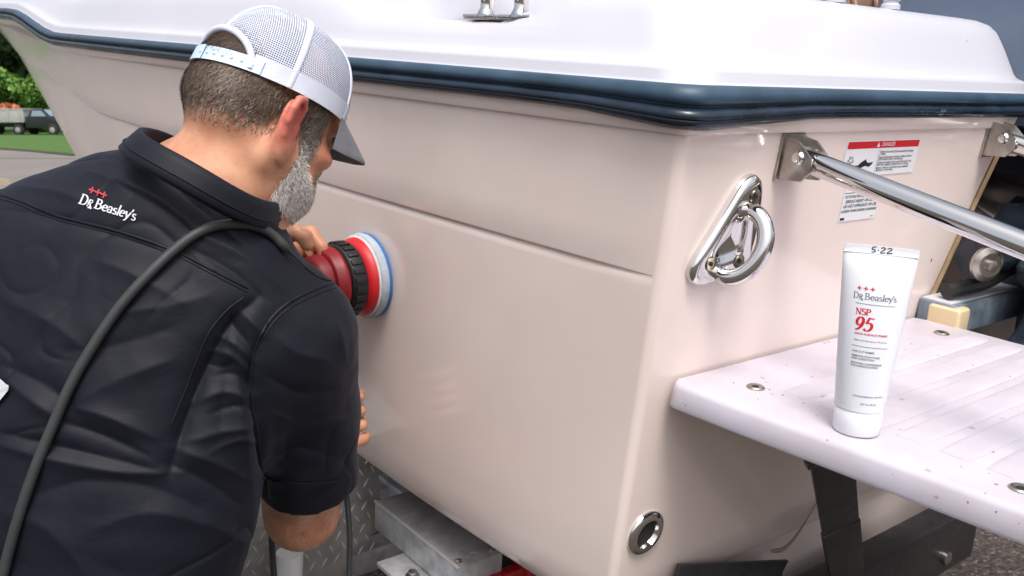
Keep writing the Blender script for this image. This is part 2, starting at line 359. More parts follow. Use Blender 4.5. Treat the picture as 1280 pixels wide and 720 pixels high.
def serif(body, size, shear=0.0, thick=.14, thin=.05, space=0.0):
    V = []; F = []; x = 0.0; layer = 0
    for ch in body:
        adv, strokes = GL[ch]
        for st in strokes:
            layer += 1; n = len(st); rows = []
            for i in range(n):
                a = st[max(i - 1, 0)]; b = st[min(i + 1, n - 1)]; dx, dy = b[0] - a[0], b[1] - a[1]; l = sqrt(dx * dx + dy * dy) or 1
                w = (thin + (thick - thin) * abs(dy) / l) * .5
                if ch == 'N' and len(st) == 2 and abs(dx) < .01 and abs(dy) > .5: w = thin * .6
                nx, ny = -dy / l * w, dx / l * w
                rows.append([(x + st[i][0] + nx, st[i][1] + ny, layer * .0012), (x + st[i][0] - nx, st[i][1] - ny, layer * .0012)])
            v, f = grid(rows); k = len(V); V += v; F += [tuple(j + k for j in q)[::-1] for q in f]
        x += adv + space
    c = x / 2
    return [((p[0] - c + shear * p[1]) * size, (p[1] - .5) * size, p[2] * size) for p in V], F
def cross_mark(s):
    return join(([(-s * .13, -s * .5, 0), (s * .13, -s * .5, 0), (s * .13, s * .5, 0), (-s * .13, s * .5, 0)], [(0, 1, 2, 3)]), ([(-s * .5, -s * .13, .00003), (s * .5, -s * .13, .00003), (s * .5, s * .13, .00003), (-s * .5, s * .13, .00003)], [(0, 1, 2, 3)]))

# ------------------------------------------------------------------ the boat
AZ, AL = radians(38.2), radians(4.9)
BO = Vector((.1875, .987, 1.193))
BF = Vector((-sin(AZ) * cos(AL), cos(AZ) * cos(AL), sin(AL))); BL = Vector((cos(AZ), sin(AZ), 0)); BU = BL.cross(BF)
MB = Matrix((BL, BF, BU)).transposed().to_4x4(); MB.translation = BO       # x across to starboard, y to the bow, z up; origin at the platform's corner
MBI = MB.inverted()
boat = empty('boat', 'cream pink fibreglass boat with slate blue rub rail and white deck on a trailer', 'boat', MB)

CX = .95
def rake(z): return .035 - .10 * z
def half(s): return CX + .03 + .10 * sin(pi / 2 * min(max(s, 0) / 2.2, 1))
def sheer(s): return .062 * float(sstep(2.15, 2.75, s)) + .12 * float(sstep(2.9, 5.2, s))
NS1, NB = 26, 18
def plan(d, y0, r2, s0=3.0, tip=5.0, bred=0.0, xn=None, r1=None, pw=2.2):
    """plan outline (x,y,s) at inset d: [notch wall, notch corner,] transom, quarter corner, side, bow"""
    P = []; yb = y0 + d; xa = CX - half(0) + bred * .15 + d
    if r1 is not None:
        for k in range(5): P.append((xn - d, .45 + (yb + r1 - .45) * k / 5, -1))
        for k in range(8): a = radians(-90 * k / 7); P.append((xn - d - r1 + r1 * cos(a), yb + r1 + r1 * sin(a), -1))
        xs = xn - d - r1
    else: xs = xn
    m = 9
    for k in range(1 if r1 is not None else 0, m): P.append((xs + (xa + r2 - xs) * k / m, yb, -1))
    for k in range(9): a = radians(-90 - 90 * k / 8); P.append((xa + r2 + r2 * cos(a), yb + r2 + r2 * sin(a), -1))
    sa = yb + r2; B0 = half(s0) - bred
    for k in range(1, NS1 + 1):
        s = sa + (s0 - sa) * k / NS1; tr = float(sstep(.3, 2.2, s)) * .9 + .1 * min(1, s); P.append((CX - (half(s) - bred * (.15 + .85 * tr) - d), s, s))
    for k in range(1, NB + 1):
        th = pi / 2 * k / NB; c = max(cos(th), 0) ** (2 / pw); q = sin(th) ** (2 / 2.0)
        P.append((CX - (B0 - d) * c, s0 + (tip - d - s0) * q, s0 + (tip - s0) * q))
    return P

def mirror(vf):
    v, f = vf; return [(2 * CX - p[0], p[1], p[2]) for p in v], [tuple(q)[::-1] for q in f]
def weld(vf, dist=1e-5):
    bm = bmesh.new(); vs_ = [bm.verts.new(p) for p in vf[0]]
    for q in vf[1]:
        try: bm.faces.new([vs_[i] for i in q])
        except ValueError: pass
    bmesh.ops.remove_doubles(bm, verts=bm.verts[:], dist=dist); bmesh.ops.dissolve_degenerate(bm, edges=bm.edges[:], dist=1e-6); bm.verts.index_update()
    r = ([tuple(v.co) for v in bm.verts], [tuple(v.index for v in f.verts) for f in bm.faces]); bm.free(); return r

ZT, ZC = .303, -.345
def zk(s): return .127 + (.012 * min(max(s, 0) / 1.8, 1)) + .075 * float(sstep(1.85, 2.55, s)) + .09 * float(sstep(2.4, 3.6, s))
def zch(s): return ZC + .42 * float(sstep(1.6, 4.6, s))
def xnotch(z): return float(np.interp(z, [0, .12, .28, .34], [.587, .632, .695, .72]))
def hull_rows():
    ws = [(0, -.0065), (.05, -.006), (.095, -.0055), (.104, -.0045), (.110, -.0005), (.118, 0), (.17, -.0005), (.3, 0), (.5, 0), (.75, 0), (.978, 0), (.990, .0005), (.994, .0050), (1.004, .0055), (1.010, .0030), (1.03, .0026), (1.15, .0026), (1.3, .002), (1.36, .0015), (1.36, .0015), (1.5, .001), (1.7, 0), (1.85, .002), (1.93, .006), (1.975, .013), (2.0, .024)]
    out = []; seen = False
    for w, off in ws:
        def z_of(s, w=w):
            zt = ZT + sheer(max(s, 0)); k = zk(s); c = zch(s)
            return zt + (k - zt) * w if w <= 1 else k + (c - k) * (w - 1)
        z0 = z_of(-1); t = (ZT - z0) / (ZT - ZC)
        xn = xnotch(z0)
        if w == 1.36:
            if seen: xn = CX
            seen = True
        elif w > 1.36: xn = CX
        step = off if .98 < w < 1.8 else 0.0
        d = 0 if step else off
        P = plan(d, rake(z0), .012, 3.0 - 1.35 * t, 5.0 - 1.6 * t, .11 * t, xn, pw=2.2 - .5 * t)
        row = []
        for x, y, s in P:
            fade = float(sstep(.07, .14, s)) if s > 0 else 0
            zz = z_of(s if s > 0 else -1)
            row.append((x + step * fade, y, zz))
        out.append((w, row))
    return out
HR = hull_rows(); parts = []; cur = []
for i, (w, row) in enumerate(HR):
    if cur and w == HR[i - 1][0]: parts.append(grid(cur)); cur = []
    cur.append(row)
last = cur[-1]
# bottom: from the chine to the keel
for fr, dz in ((.06, -.03), (.3, -.088), (.6, -.088), (1.0, -.10)):
    cur.append([(p[0] + (CX - p[0]) * fr, p[1], p[2] + dz) for p in last])
parts.append(grid(cur))
half_hull = join(*parts)
hull = mk('hull', weld(join(half_hull, mirror(half_hull))), MT['hull'], boat, 40)

# rub rail with its grooves
RP = [(0, 0.3345), (-0.008, 0.33526), (-0.0145, 0.3326), (-0.0172, 0.32766), (-0.0172, 0.32348), (-0.015, 0.32044), (-0.0112, 0.3193), (-0.011, 0.31816), (-0.015, 0.31679), (-0.019, 0.31436), (-0.02, 0.31094), (-0.0195, 0.30904), (-0.0172, 0.30851), (-0.0178, 0.30752), (-0.0178, 0.30524), (-0.0155, 0.30258), (-0.009, 0.30068), (0.004, 0.30106)]
rows = []
for off, z in RP:
    P = plan(off, .006, .034, xn=.83, r1=.05); r = []
    for x, y, s in P:
        k = math.exp(-((x - .0) ** 2 + (y - .01) ** 2) / .10 ** 2)      # the corner is thicker: a moulded end piece
        r.append((x - .004 * k * (off < 0), y - .004 * k * (off < 0), z + sheer(max(s, 0)) - (.3345 - z) * .34 * k))
    rows.append(r)
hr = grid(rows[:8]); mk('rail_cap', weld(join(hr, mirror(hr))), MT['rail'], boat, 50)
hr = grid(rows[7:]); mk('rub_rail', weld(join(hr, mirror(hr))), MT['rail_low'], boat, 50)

# deck: flange, cove, sloping coaming, rolled top, inner wall
DP = [(-.006, .332), (.0005, .3345), (.0025, .338), (.0040, .3480), (.0058, .3515), (.0100, .3535), (.0150, .3545), (.0205, .3570), (.0250, .3620), (.0300, .3720), (.039, .390), (.048, .408), (.056, .4225), (.065, .4325), (.078, .4385), (.095, .441), (.118, .443), (.16, .444), (.20, .444), (.212, .439), (.218, .425), (.222, .10)]
rows = []
for off, z in DP:
    k = (off + .004) / .08
    P = plan(off, .006, .05 + .55 * max(off, 0), xn=.83, r1=.045 + .25 * max(off, 0)); r = []
    for x, y, s in P:
        zz = z + sheer(max(s, 0)) ; xx = x
        # the deck drops to a low ledge round the cleat and towards the bow
        if s > 0:
            p = float(sstep(.245, .30, s) * (1 - sstep(.62, .80, s)))
            f = float(sstep(1.9, 2.6, s))
            if .36 < z < .45: zz -= max(z - .384, 0) * (.80 if off < .1 else 0) * p + (z - .36) * .30 * f
        r.append((xx, y, zz))
    rows.append(r)
hd = grid(rows)
deck = mk('deck', weld(join(hd, mirror(hd))), MT['deck'], boat, 60)
# cockpit sole
sole = [(x, y, .1) for x, y, s in plan(.222, .006, .16, xn=.83, r1=.1) if s > 0]
mk('cockpit_sole', (sole + [(2 * CX - x, y, z) for x, y, z in sole[::-1]], [tuple(range(2 * len(sole)))]), MT['deck'], boat, 0)
# raw edge of the motor cut-out
zs = [-.05, 0, .06, .12, .2, .27]
rows = []
for z in zs:
    x = xnotch(max(z, -.05)) if z >= 0 else .575; y = rake(z)
    rows.append([(x - .007, y - .0035, z), (x + .006, y - .0045, z), (x + .0085, y - .001, z), (x + .0085, y + .045, z), (x - .01, y + .05, z)])
mk('transom_edge', grid(rows, flip=True), MT['edge'], boat, 30)
mk('transom_edge', mirror(grid(rows, flip=True)), MT['edge'], boat, 30)
mk('inner_transom', box(2 * CX - 1.16, .03, .06, .006, c=(CX, rake(0) + .075, -.055)), MT['hull'], boat)

# two small white caps on the coaming
for x in (.355, .49):
    c = mk('vent_cap', mv(lathe([(.013, 0), (.013, .006), (.0105, .008), (.0105, .012), (.012, .0125), (.012, .016), (.007, .019)], 24), x, .105, .441), MT['deck'], boat)

# helm console far forward and tan cover
con = mk('console', box(.42, .34, .62, .03, 3, c=(.69, 2.55, .40)), MT['console'], boat)
mk('windscreen', box(.36, .012, .22, .004, c=(.69, 2.37, .80)), MT['console'], con)
def seat_vf():
    rows = []
    for i in range(9):
        a = -.5 + i / 8; rows.append([(1.085 + .165 * a * 2 * (1 - .05 * (j % 2)), .55 + .03 * sin(9 * a + j), .1 + .062 * j + .012 * sin(11 * a) * (j > 4)) for j in range(8)])
    back = [[(p[0], p[1] + .14 - .05 * (j / 8), p[2]) for j, p in enumerate(r)] for r in rows]
    ring = [r + b[::-1] for r, b in zip(rows, back)]
    v, f = grid(ring, True); n = len(ring[0]); f.append(tuple(range(n))); f.append(tuple(len(v) - n + k for k in range(n))[::-1]); return v, f
seat = mk('seat_back', seat_vf(), MT['tan'], boat)
for x in (1.0, 1.08, 1.17): mk('seam', tube([(x, .525, .2), (x + .01, .525, .45), (x + .012, .57, .55)], .006, 6), MT['tan'], seat)

# cleat on the side deck
def cleat():
    o = mk('cleat', box(.024, .148, .004, .0018, c=(0, 0, .002)), MT['chrome'], boat)
    for y in (-.036, .036):
        mk('leg', mv(lathe([(.02, .004), (.0135, .008), (.0095, .016), (.0095, .026), (.012, .034)], 20), 0, y, 0), MT['chrome'], o)
        mk('pad', box(.03, .068, .005, .002, c=(0, y * 1.03, .0052)), MT['chrome'], o)
    hn = smoothpath([(0, -.115, .047), (0, -.09, .044), (0, -.04, .039), (0, .04, .039), (0, .09, .044), (0, .115, .047)], 5)
    mk('horn', tube(hn, [.005 + .006 * sin(pi * k / (len(hn) - 1)) for k in range(len(hn))], 12), MT['chrome'], o)
    return o
cl = cleat(); cl.location = (.014, .375, .3950); cl.rotation_euler = (0, 0, radians(1))

# ---- transom fittings: matrix from (x, z, out) of the transom plane
TR = atan(.10)
def MTR(x, z, out=0.0):
    M = Matrix(((1, 0, 0), (0, sin(-TR), -cos(TR)), (0, cos(TR), sin(-TR)))).to_4x4()   # X -> x, Y -> up the transom, Z -> outwards (aft)
    M.translation = Vector((x, rake(z), z)) + Vector((0, -cos(TR), -sin(TR))) * out; return M

def screw(parent, M, r=.006, m=None):
    s = mk('screw', tf(lathe([(r, 0), (r, .0006), (r * .8, .0016), (r * .4, .002)], 18), M), m or MT['brass'], parent)
    return s

def stern_eye():
    M = MTR(0, 0)
    import numpy as _n
    key = [(.090, .2375), (.074, .228), (.055, .200), (.035, .170), (.0185, .146), (.0165, .130), (.028, .1185), (.050, .117), (.075, .1215), (.098, .126), (.1125, .140), (.1150, .165), (.1140, .195), (.1105, .220), (.102, .234)]
    kk = key[-2:] + key + key[:2]; sp_ = smoothpath([(x, y, 0) for x, y in kk], 3)[6:6 + 45]; out = [(p.x, p.y) for p in sp_]
    inn = [(.074 + (x - .074) * .42, .165 + (y - .165) * .42) for x, y in out]
    def lay(P, z, s=0.0, c=(.073, .172)): return [(p[0] + (p[0] - c[0]) * s, p[1] + (p[1] - c[1]) * s - (.0), z) for p in P]
    mid = [((a[0] + b[0]) / 2, (a[1] + b[1]) / 2) for a, b in zip(out, inn)]
    mixp = lambda t, z: [(p[0] + (q[0] - p[0]) * t, p[1] + (q[1] - p[1]) * t, z) for p, q in zip(out, inn)]
    rows = [lay(out, 0, .03), lay(out, .006, .03), lay(out, .0095, .0), mixp(.16, .0118), mixp(.34, .0128), mixp(.75, .0128), mixp(.92, .0115), lay(inn, .0085, 0), lay(inn, .0065, -.25), lay(inn, .0060, -.95)]
    v, f = grid(rows, True, flip=False)
    v = [(MTR(p[0], p[1], p[2])).translation for p in v]
    o = mk('stern_eye', (v, f), MT['chrome'], boat, 60)
    # the ring: an eye standing out aft of the plate
    pts = []
    for k in range(21):
        a = radians(112 - 236 * k / 20)
        pts.append(MTR(.074 + .012 * sin(a) + .006 * cos(a), .1635 + .0375 * sin(a), .016 + .031 * cos(a)).translation)
    rad = [.0125 if k in (0, 20) else .0115 if k in (1, 19) else .0098 for k in range(21)]
    pts = [MTR(.086, .1965, .006).translation] + pts + [MTR(.056, .1345, .006).translation]; rad = [.0145] + rad + [.0145]
    mk('ring', tube(smoothpath(pts, 3), list(np.interp(np.linspace(0, len(rad) - 1, 3 * (len(pts) - 1) + 1), range(len(rad)), rad)), 18), MT['chrome'], o, 80)
    for x, z in ((.0935, .2165), (.0385, .1425), (.0885, .1405)):
        s = mk('screw', tf(lathe([(.0085, .0), (.0085, .0003), (.0078, .0014), (.006, .0006), (.003, .0004)], 20), MTR(x, z, .0132)), MT['brass'], o)
        mk('socket', tf(lathe([(.0026, 0), (.0026, .0003)], 6), MTR(x, z, .0140)), MT['dark_hole'], s) if False else None
        mk('screw_socket', tf(lathe([(.0026, 0), (.0026, .0008)], 6), MTR(x, z, .0140)), MT['dark_hole'], o)
stern_eye()

# drain fitting
dr = mk('drain_fitting', tf(lathe([(.030, 0), (.0305, .002), (.029, .0045), (.024, .0066), (.0195, .0066), (.0185, .0050), (.0178, .001), (.0175, .0006), (.004, .0004)], 40), MTR(.029, -.210)), MT['chrome'], boat, 50)
dr2 = mk('drain_hole_shade', tf(lathe([(.0170, .0008), (.0165, .0012), (.010, .0010)], 24), MTR(.029, -.210)), MT['dark_hole'], dr)  # near-black disc: shade of the open drain hole put in as colour

# brackets with stainless stays
def bracket(x, z):
    M = MTR(x, z) @ Matrix.Scale(1.2, 4)
    o = mk('bracket', tf(box(.036, .046, .004, .0015, c=(0, 0, .002)), M), MT['steel'], boat)
    cheek = [(-.021, 0), (.021, 0), (.019, .016), (.006, .033), (-.006, .035), (-.017, .027)]
    for sx in (-.0155, .0125):
        mk('cheek', tf(prism(cheek, .003, .0008), M @ Matrix(((0, 0, 1, sx), (1, 0, 0, 0), (0, 1, 0, .003), (0, 0, 0, 1)))), MT['steel'], o)
    mk('screw', tf(lathe([(.0068, 0), (.0068, .001), (.005, .0032), (.002, .004)], 20), M @ Matrix.Translation((-.0155, .004, .022)) @ Matrix.Rotation(-pi / 2, 4, 'Y')), MT['chrome'], o)
    return o
def stay(p0, p1, r, name='support_stay'):
    p0, p1 = Vector(p0), Vector(p1); d = (p1 - p0).normalized()
    o = mk(name, tube([p0, p0 + d * .3, p1], r, 28), MT['chrome'], boat, 60)
    mk('collar', tube([p0 - d * .012, p0 - d * .011, p0 + d * .0], [r * .8, r * 1.12, r * 1.12], 24), MT['chrome'], o, 60)
bracket(.158, .2565); stay((.158, -.012, .256), (.158, -.68, .1235), .0132)
bracket(.648, .270); stay((.648, -.012, .268), (.648, -.68, .1355), .0132)

# stickers
def sticker(x0, x1, z0, z1, off=.0006):
    M = MTR((x0 + x1) / 2, (z0 + z1) / 2, off); w, h = x1 - x0, z1 - z0
    o = mk('warning_sticker', tf(prism(rrect(w, h, .002), .0003), M), MT['sticker'], boat, 0); return o, M, w, h
def line(parent, M, x, y, w, h, m, name='rule', lift=.0005): return mk(name, tf(([(x - w / 2, y - h / 2, lift), (x + w / 2, y - h / 2, lift), (x + w / 2, y + h / 2, lift), (x - w / 2, y + h / 2, lift)], [(0, 1, 2, 3)]), M), m, parent, 0)
def flat(vf, M, x, y, lift=.0007): return tf(vf, M @ Matrix.Translation((x, y, lift)))
st, M, w, h = sticker(.274, .447, .2265, .2725)
line(st, M, 0, h / 2 - .0058, w - .004, .009, MT['red'], 'red_band')
mk('lettering', flat(text_mesh('DANGER', .0078, .2), M, .008, h / 2 - .0058), MT['sticker'], st, 0)
mk('warning_triangle', flat(([(-.0035, -.0028, 0), (.0035, -.0028, 0), (0, .0033, 0)], [(0, 1, 2)]), M, -.0155, h / 2 - .0058), MT['sticker'], st, 0)
line(st, M, -.0105, -.0045, .0004, h - .014, MT['greyink'])
ty = .0075
for t in ('Carbon monoxide (CO) can cause brain damage', 'or death.', '', 'Engine and generator exhaust contains odorless', 'and colorless carbon monoxide gas.', '', 'Carbon monoxide will be around the back of the', 'boat when engines or generators are running.', '', 'Move to fresh air, if you feel nausea, headache,', 'dizziness, or drowsiness.'):
    if t: mk('lettering', flat(text_mesh(t, .0042, .15, 'LEFT', .00004), M, -.0085, ty), MT['ink'], st, 0)
    ty -= .0029 if t else .0012
bo = [(-.072, -.0115), (-.066, -.0085), (-.052, -.0085), (-.046, -.0045), (-.037, -.0012), (-.034, -.0045), (-.030, -.0062), (-.0185, -.0050), (-.0215, -.0085), (-.0265, -.0112), (-.036, -.0095), (-.046, -.0125), (-.056, -.0105), (-.064, -.0130)]
mk('boat_picture', flat(([(x, y, 0) for x, y in bo], [tuple(range(len(bo)))]), M, 0, 0), MT['ink'], st, 0)
for x, y, r in ((-.0765, -.0035, .0026), (-.0735, -.0085, .0030), (-.0790, -.0095, .0024), (-.0705, -.0050, .0019), (-.0740, .0015, .0020), (-.0688, .0012, .0017), (-.0662, -.0030, .0018)):
    mk('fume_ring', flat(grid([[(r * cos(a), r * sin(a), 0) for a in np.linspace(0, 2 * pi, 13)], [(r * .62 * cos(a), r * .62 * sin(a), 0) for a in np.linspace(0, 2 * pi, 13)]], flip=True), M, x, y), MT['ink'], st, 0)
st, M, w, h = sticker(.2935, .3785, .1675, .2235)
line(st, M, 0, .0098, w - .002, .0008, MT['ink'])
mk('warning_triangle', flat(([(-.004, -.003, 0), (.004, -.003, 0), (0, .004, 0)], [(0, 1, 2)]), M, 0, .0148), MT['ink'], st, 0)
for i, t in enumerate(('ROTATING PROPELLER MAY CAUSE', 'SERIOUS INJURY OR DEATH', 'DO NOT APPROACH OR USE', 'LADDER WHEN ENGINE IS RUNNING')):
    mk('lettering', flat(text_mesh(t, .0058 if i in (1, 2) else .0049, .15, 'CENTER', .00006), M, 0, .0048 - .0064 * i), MT['ink'], st, 0)
line(st, M, -.0345, -.0245, .010, .0032, MT['ink']); line(st, M, .034, -.0245, .006, .0008, MT['greyink'])

# swim platform
def platform():
    def ring(ins, z): 
        x0, x1, y0, y1 = .014 + ins, .575 - ins, -.78 + ins, .030
        return [(x + .085 * max(-y, 0) * (x < .2), y, z) for x, y in ([(x0 + .008, y1), (x0 + .002, y1 - .005), (x0, y1 - .014)] + [(x0 + .0, y1 - .014 + (y0 + .06 - y1) * k / 12) for k in range(1, 13)] + [(x0 + .05, y0), (x1 - .05, y0), (x1, y0 + .05), (x1, y1 - .03), (x1 - .01, y1)])]
    rows = [ring(.012, -.029), ring(.0, -.029), ring(-.0015, -.025), ring(.0025, -.0065), ring(.0045, -.0020), ring(.0095, 0)]
    v, f = grid(rows, True, flip=True); n = len(rows[0]); f.append(tuple(len(v) - n + k for k in range(n))[::-1]); f.append(tuple(range(n)))
    o = mk('swim_platform', (v, f), MT['platform'], boat, 50)
    rib = None
    for k in range(15):
        y = -.075 - k * .046
        if rib is None:
            L_ = .44; prof = [(-.0165, 0), (-.0135, .0012), (-.010, .0017), (.010, .0017), (.0135, .0012), (.0165, 0)]
            rws = [[(-L_ / 2, a * .85, 0) for a, z in prof]] + [[(-L_ / 2 + .03, a, z) for a, z in prof], [(L_ / 2 - .03, a, z) for a, z in prof]] + [[(L_ / 2, a * .85, 0) for a, z in prof]]
            rib = mk('rib', grid(rws), MT['platform'], o, 70); c = rib
        else: c = rib.copy(); COL.objects.link(c); c.parent = o
        c.location = (.325, y, .0002)
    for x, y in ((.088, -.036), (.512, -.036), (.088, -.33), (.512, -.33)):
        s = mk('screw', mv(lathe([(.0105, .0002), (.0105, .0012), (.0085, .0026), (.0075, .0026), (.0055, .0016), (.002, .0014)], 24), x, y, 0), MT['steel'], o)
        mk('screw_socket', mv(lathe([(.004, .0014), (.004, .0020)], 6), x, y, 0), MT['dark_hole'], o)
platform()

# black brace under the platform, trim tab plate, loose sealant
b0, b1 = Vector((.070, -.150, -.026)), Vector((.425, -.003, -.385)); d = (b1 - b0)
brace = mk('platform_brace', tf(box(.050, .006, d.length, .0015, c=(0, 0, d.length / 2)), frame(b0, d, (.92, -.4, .3))), MT['strap'], boat)
mk('foot', tf(box(.060, .010, .016, .002), frame(b0 + d * .02, d, (.92, -.4, .3))), MT['strap'], brace)
mk('sleeve', tf(box(.0525, .0085, d.length * .5, .0015, c=(0, 0, d.length * .75)), frame(b0, d, (.92, -.4, .3))), MT['strap'], brace)
tab = mk('trim_tab', tf(prism([(.083, 0), (.318, 0), (.305, -.016), (.311, -.05), (.07, -.05)], .006, .001), Matrix(((1, 0, 0, 0), (0, .25, -1, rake(-.3) - .001), (0, 1, 0, -.2665), (0, 0, 0, 1))) @ Matrix.Translation((.103, -.014, 0)) @ Matrix.Rotation(radians(-15), 4, 'Z') @ Matrix.Translation((-.083, 0, 0))), MT['black_plastic'], boat)
for k in range(3): mk('bolt', tf(lathe([(.006, 0), (.006, .003), (.003, .0045)], 12), MTR(.16 + .05 * k, -.305 - .014 * k, .0085)), MT['black_plastic'], tab)
mk('sealant_smear', tube(smoothpath([MTR(.325, -.338, .001).translation, MTR(.36, -.345, .001).translation, MTR(.39, -.325, .001).translation, MTR(.43, -.27, .0005).translation], 4), [.002, .003, .0035, .003, .003, .0028, .0026, .0024, .002, .0015, .001, .001, .0006], 6), mat('tan sealant', (.30, .22, .14), .7), boat)
# ------------------------------------------------------------------ trailer (in the boat's axes)
trailer = empty('boat_trailer', 'galvanised boat trailer with diamond plate fender under the boat', 'trailer', MB.copy())
mk('frame_rail', box(.08, 3.4, .10, .004, c=(.22, 1.9, -.60)), MT['galv'], trailer)
mk('frame_rail', box(.08, 3.4, .10, .004, c=(2 * CX - .22, 1.9, -.60)), MT['galv'], trailer)
mk('crossbeam', box(1.7, .08, .08, .004, c=(CX, .95, -.60)), MT['galv'], trailer)
mk('crossbeam', box(1.7, .08, .08, .004, c=(CX, 2.6, -.60)), MT['galv'], trailer)
mk('bunk', box(.09, 2.2, .05, .008, c=(.125, 1.55, -.405)), MT['carpet'], trailer)
mk('bunk', box(.09, 2.2, .05, .008, c=(2 * CX - .085, 1.55, -.405)), MT['carpet'], trailer)
mk('rear_bunk', tf(box(.68, .05, .105, .006), Matrix.Translation((.53, .030, -.442))), MT['black_plastic'], trailer)
mk('bolt', tf(lathe([(.012, 0), (.012, .006), (.007, .009)], 12), Matrix.Translation((.76, .005, -.460)) @ Matrix.Rotation(pi / 2, 4, 'X')), MT['steel'], trailer)
# step box beside the bunk
st = mk('step_box', box(.088, .262, .055, .004, c=(.045, .535, -.4585)), MT['galv'], trailer)
for x, y in ((.011, .414), (.079, .414)): mk('bolt', mv(lathe([(.006, 0), (.006, .003), (.003, .005)], 6), x, y + .006, -.4315), MT['steel'], st)
for i, (x, y, a) in enumerate(((.033, .42, 30), (.048, .425, -20), (.058, .418, 45))): mk('wear_mark', tf(box(.014, .0022, .0012, .0004), Matrix.Translation((x, y + .003, -.431)) @ Matrix.Rotation(radians(a), 4, 'Z')), MT['treadbar'], st)
fl = mk('mounting_flange', box(.075, .2, .008, .002, c=(-.012, .47, -.492)), MT['galv'], trailer)
mk('edge_highlight', box(.004, .262, .004, .001, c=(.0015, .535, -.4315)), MT['treadbar'], st)  # pale strip that paints the highlight along the step box's top edge
for y in (.50, .455): mk('bolt', mv(lathe([(.012, 0), (.012, .003), (.0075, .0035), (.0075, .010), (.004, .011)], 10), -.022, y, -.488), MT['steel'], fl)
mk('side_plate', tf(box(.2, .24, .006, .002), Matrix.Translation((-.16, .52, -.545)) @ Matrix.Rotation(radians(4), 4, 'Y')), MT['galv'], trailer)
mk('tail_bracket', box(.16, .08, .05, .004, c=(.07, .46, -.515)), MT['black_plastic'], trailer)
tl = mk('tail_light', box(.05, .045, .075, .006, c=(.150, .405, -.478)), MT['redlens'], trailer)
mk('tail_light', box(.10, .02, .06, .004, c=(.09, .40, -.495)), MT['redlens'], trailer)
# fender drop: a tread plate standing across the boat
fy = .66
fender = mk('fender', tf(prism([(-.33, -.75), (-.33, -.34), (.025, -.34), (.03, -.38), (.050, -.52), (.044, -.53), (-.02, -.56), (-.05, -.75)], .004, .0008), Matrix(((1, 0, 0, 0), (0, -.12, 1, fy), (0, 1, 0, 0), (0, 0, 0, 1)))), MT['tread'], trailer)
bar = None
lens_ = [(-1, 0), (-.5, .75), (0, 1), (.5, .75), (1, 0), (.5, -.75), (0, -1), (-.5, -.75)]
bv = [(x * .0115, y * .0022, 0) for x, y in lens_] + [(x * .0075, y * .0009, .0017) for x, y in lens_]
bf = [(k, (k + 1) % 8, 8 + (k + 1) % 8, 8 + k) for k in range(8)] + [tuple(range(8, 16))]
for i in range(-12, 4):
    for j in range(-24, -8):
        x = i * .0245 + (.01225 if j % 2 else 0) - .004; z = j * .0245
        if x > np.interp(-z, [.3, .36, .53], [.008, .018, .034]) or x < -.31 or z < -.58: continue
        M = Matrix.Translation((x, fy - .0006 - .12 * z, z)) @ Matrix.Rotation(radians(90 + 6.8), 4, 'X') @ Matrix.Rotation(radians(62 if j % 2 else 118), 4, 'Z')
        dim = j % 2
        if bar is None: bar = mk('tread_bar', (bv, bf), MT['treadbar'], fender, 60); c = bar
        else: c = bar.copy(); COL.objects.link(c); c.parent = fender
        c.matrix_local = M @ Matrix.Diagonal((1, 1, 1 if not dim else .5, 1))
wheel = mk('wheel', tf(lathe([(.13, -.08), (.26, -.09), (.285, -.06), (.285, .06), (.26, .09), (.13, .08)], 32), Matrix.Translation((-.16, 1.15, -.87)) @ Matrix.Rotation(pi / 2, 4, 'Y')), MT['rubber'], trailer)
mk('rim', tf(lathe([(.13, -.05), (.13, .05), (.06, .03)], 24), Matrix.Translation((-.16, 1.15, -.87)) @ Matrix.Rotation(-pi / 2, 4, 'Y')), MT['galv'], wheel)
mk('fender_top', tf(grid([[(-.36 + .34 * a, .69 + .46 - .47 * cos(t) if False else 1.15 - .46 * cos(t), -.86 + .42 * sin(t)) for a in (0, 1)] for t in np.linspace(.35, pi - .1, 14)]), Matrix.Identity(4)), MT['tread'], trailer)
mk('axle', box(1.9, .06, .06, .004, c=(CX, 1.15, -.87)), MT['galv'], trailer)
mk('guide_post', tube([W(362, 690, 1.42), W(362, 700, 1.42), W(356, 860, 1.46), W(354, 900, 1.47)], .0225, 20), MT['pvc'], None)
gp = bpy.data.objects['guide_post']; gp.data.transform(MBI); gp.parent = trailer

# ------------------------------------------------------------------ outboard motor
motor = empty('outboard_motor', 'outboard motor with slate blue cowl on the transom', 'outboard motor', MB @ Matrix.Translation((CX, 0, 0)))
def sect(w, l0, l1, z, n=28, p=2.6):
    r = []
    for k in range(n):
        a = 2 * pi * k / n; c, s = cos(a), sin(a)
        r.append((w * math.copysign(abs(c) ** (2 / p), c), (l0 + l1) / 2 + (l1 - l0) / 2 * math.copysign(abs(s) ** (2 / p), s), z))
    return r
def shell(S, nm, m, par):
    v, f = grid(S, True, flip=False); n = len(S[0]); f.append(tuple(range(n))[::-1]); f.append(tuple(len(v) - n + k for k in range(n))); return mk(nm, (v, f), m, par, 60)
cw = shell([sect(.19, -.42, .30, .285), sect(.205, -.44, .33, .31), sect(.225, -.46, .36, .42), sect(.23, -.46, .37, .56), sect(.21, -.44, .34, .68), sect(.15, -.40, .19, .745), sect(.08, -.32, .1, .765)], 'cowl', MT['cowl'], motor)
mk('cowl_seam', tube([p for p in [tuple(Vector(q) * 1.0) for q in sect(.2065, -.4415, .332, .312)]], .004, 6, closed=True), MT['motor_black'], cw)
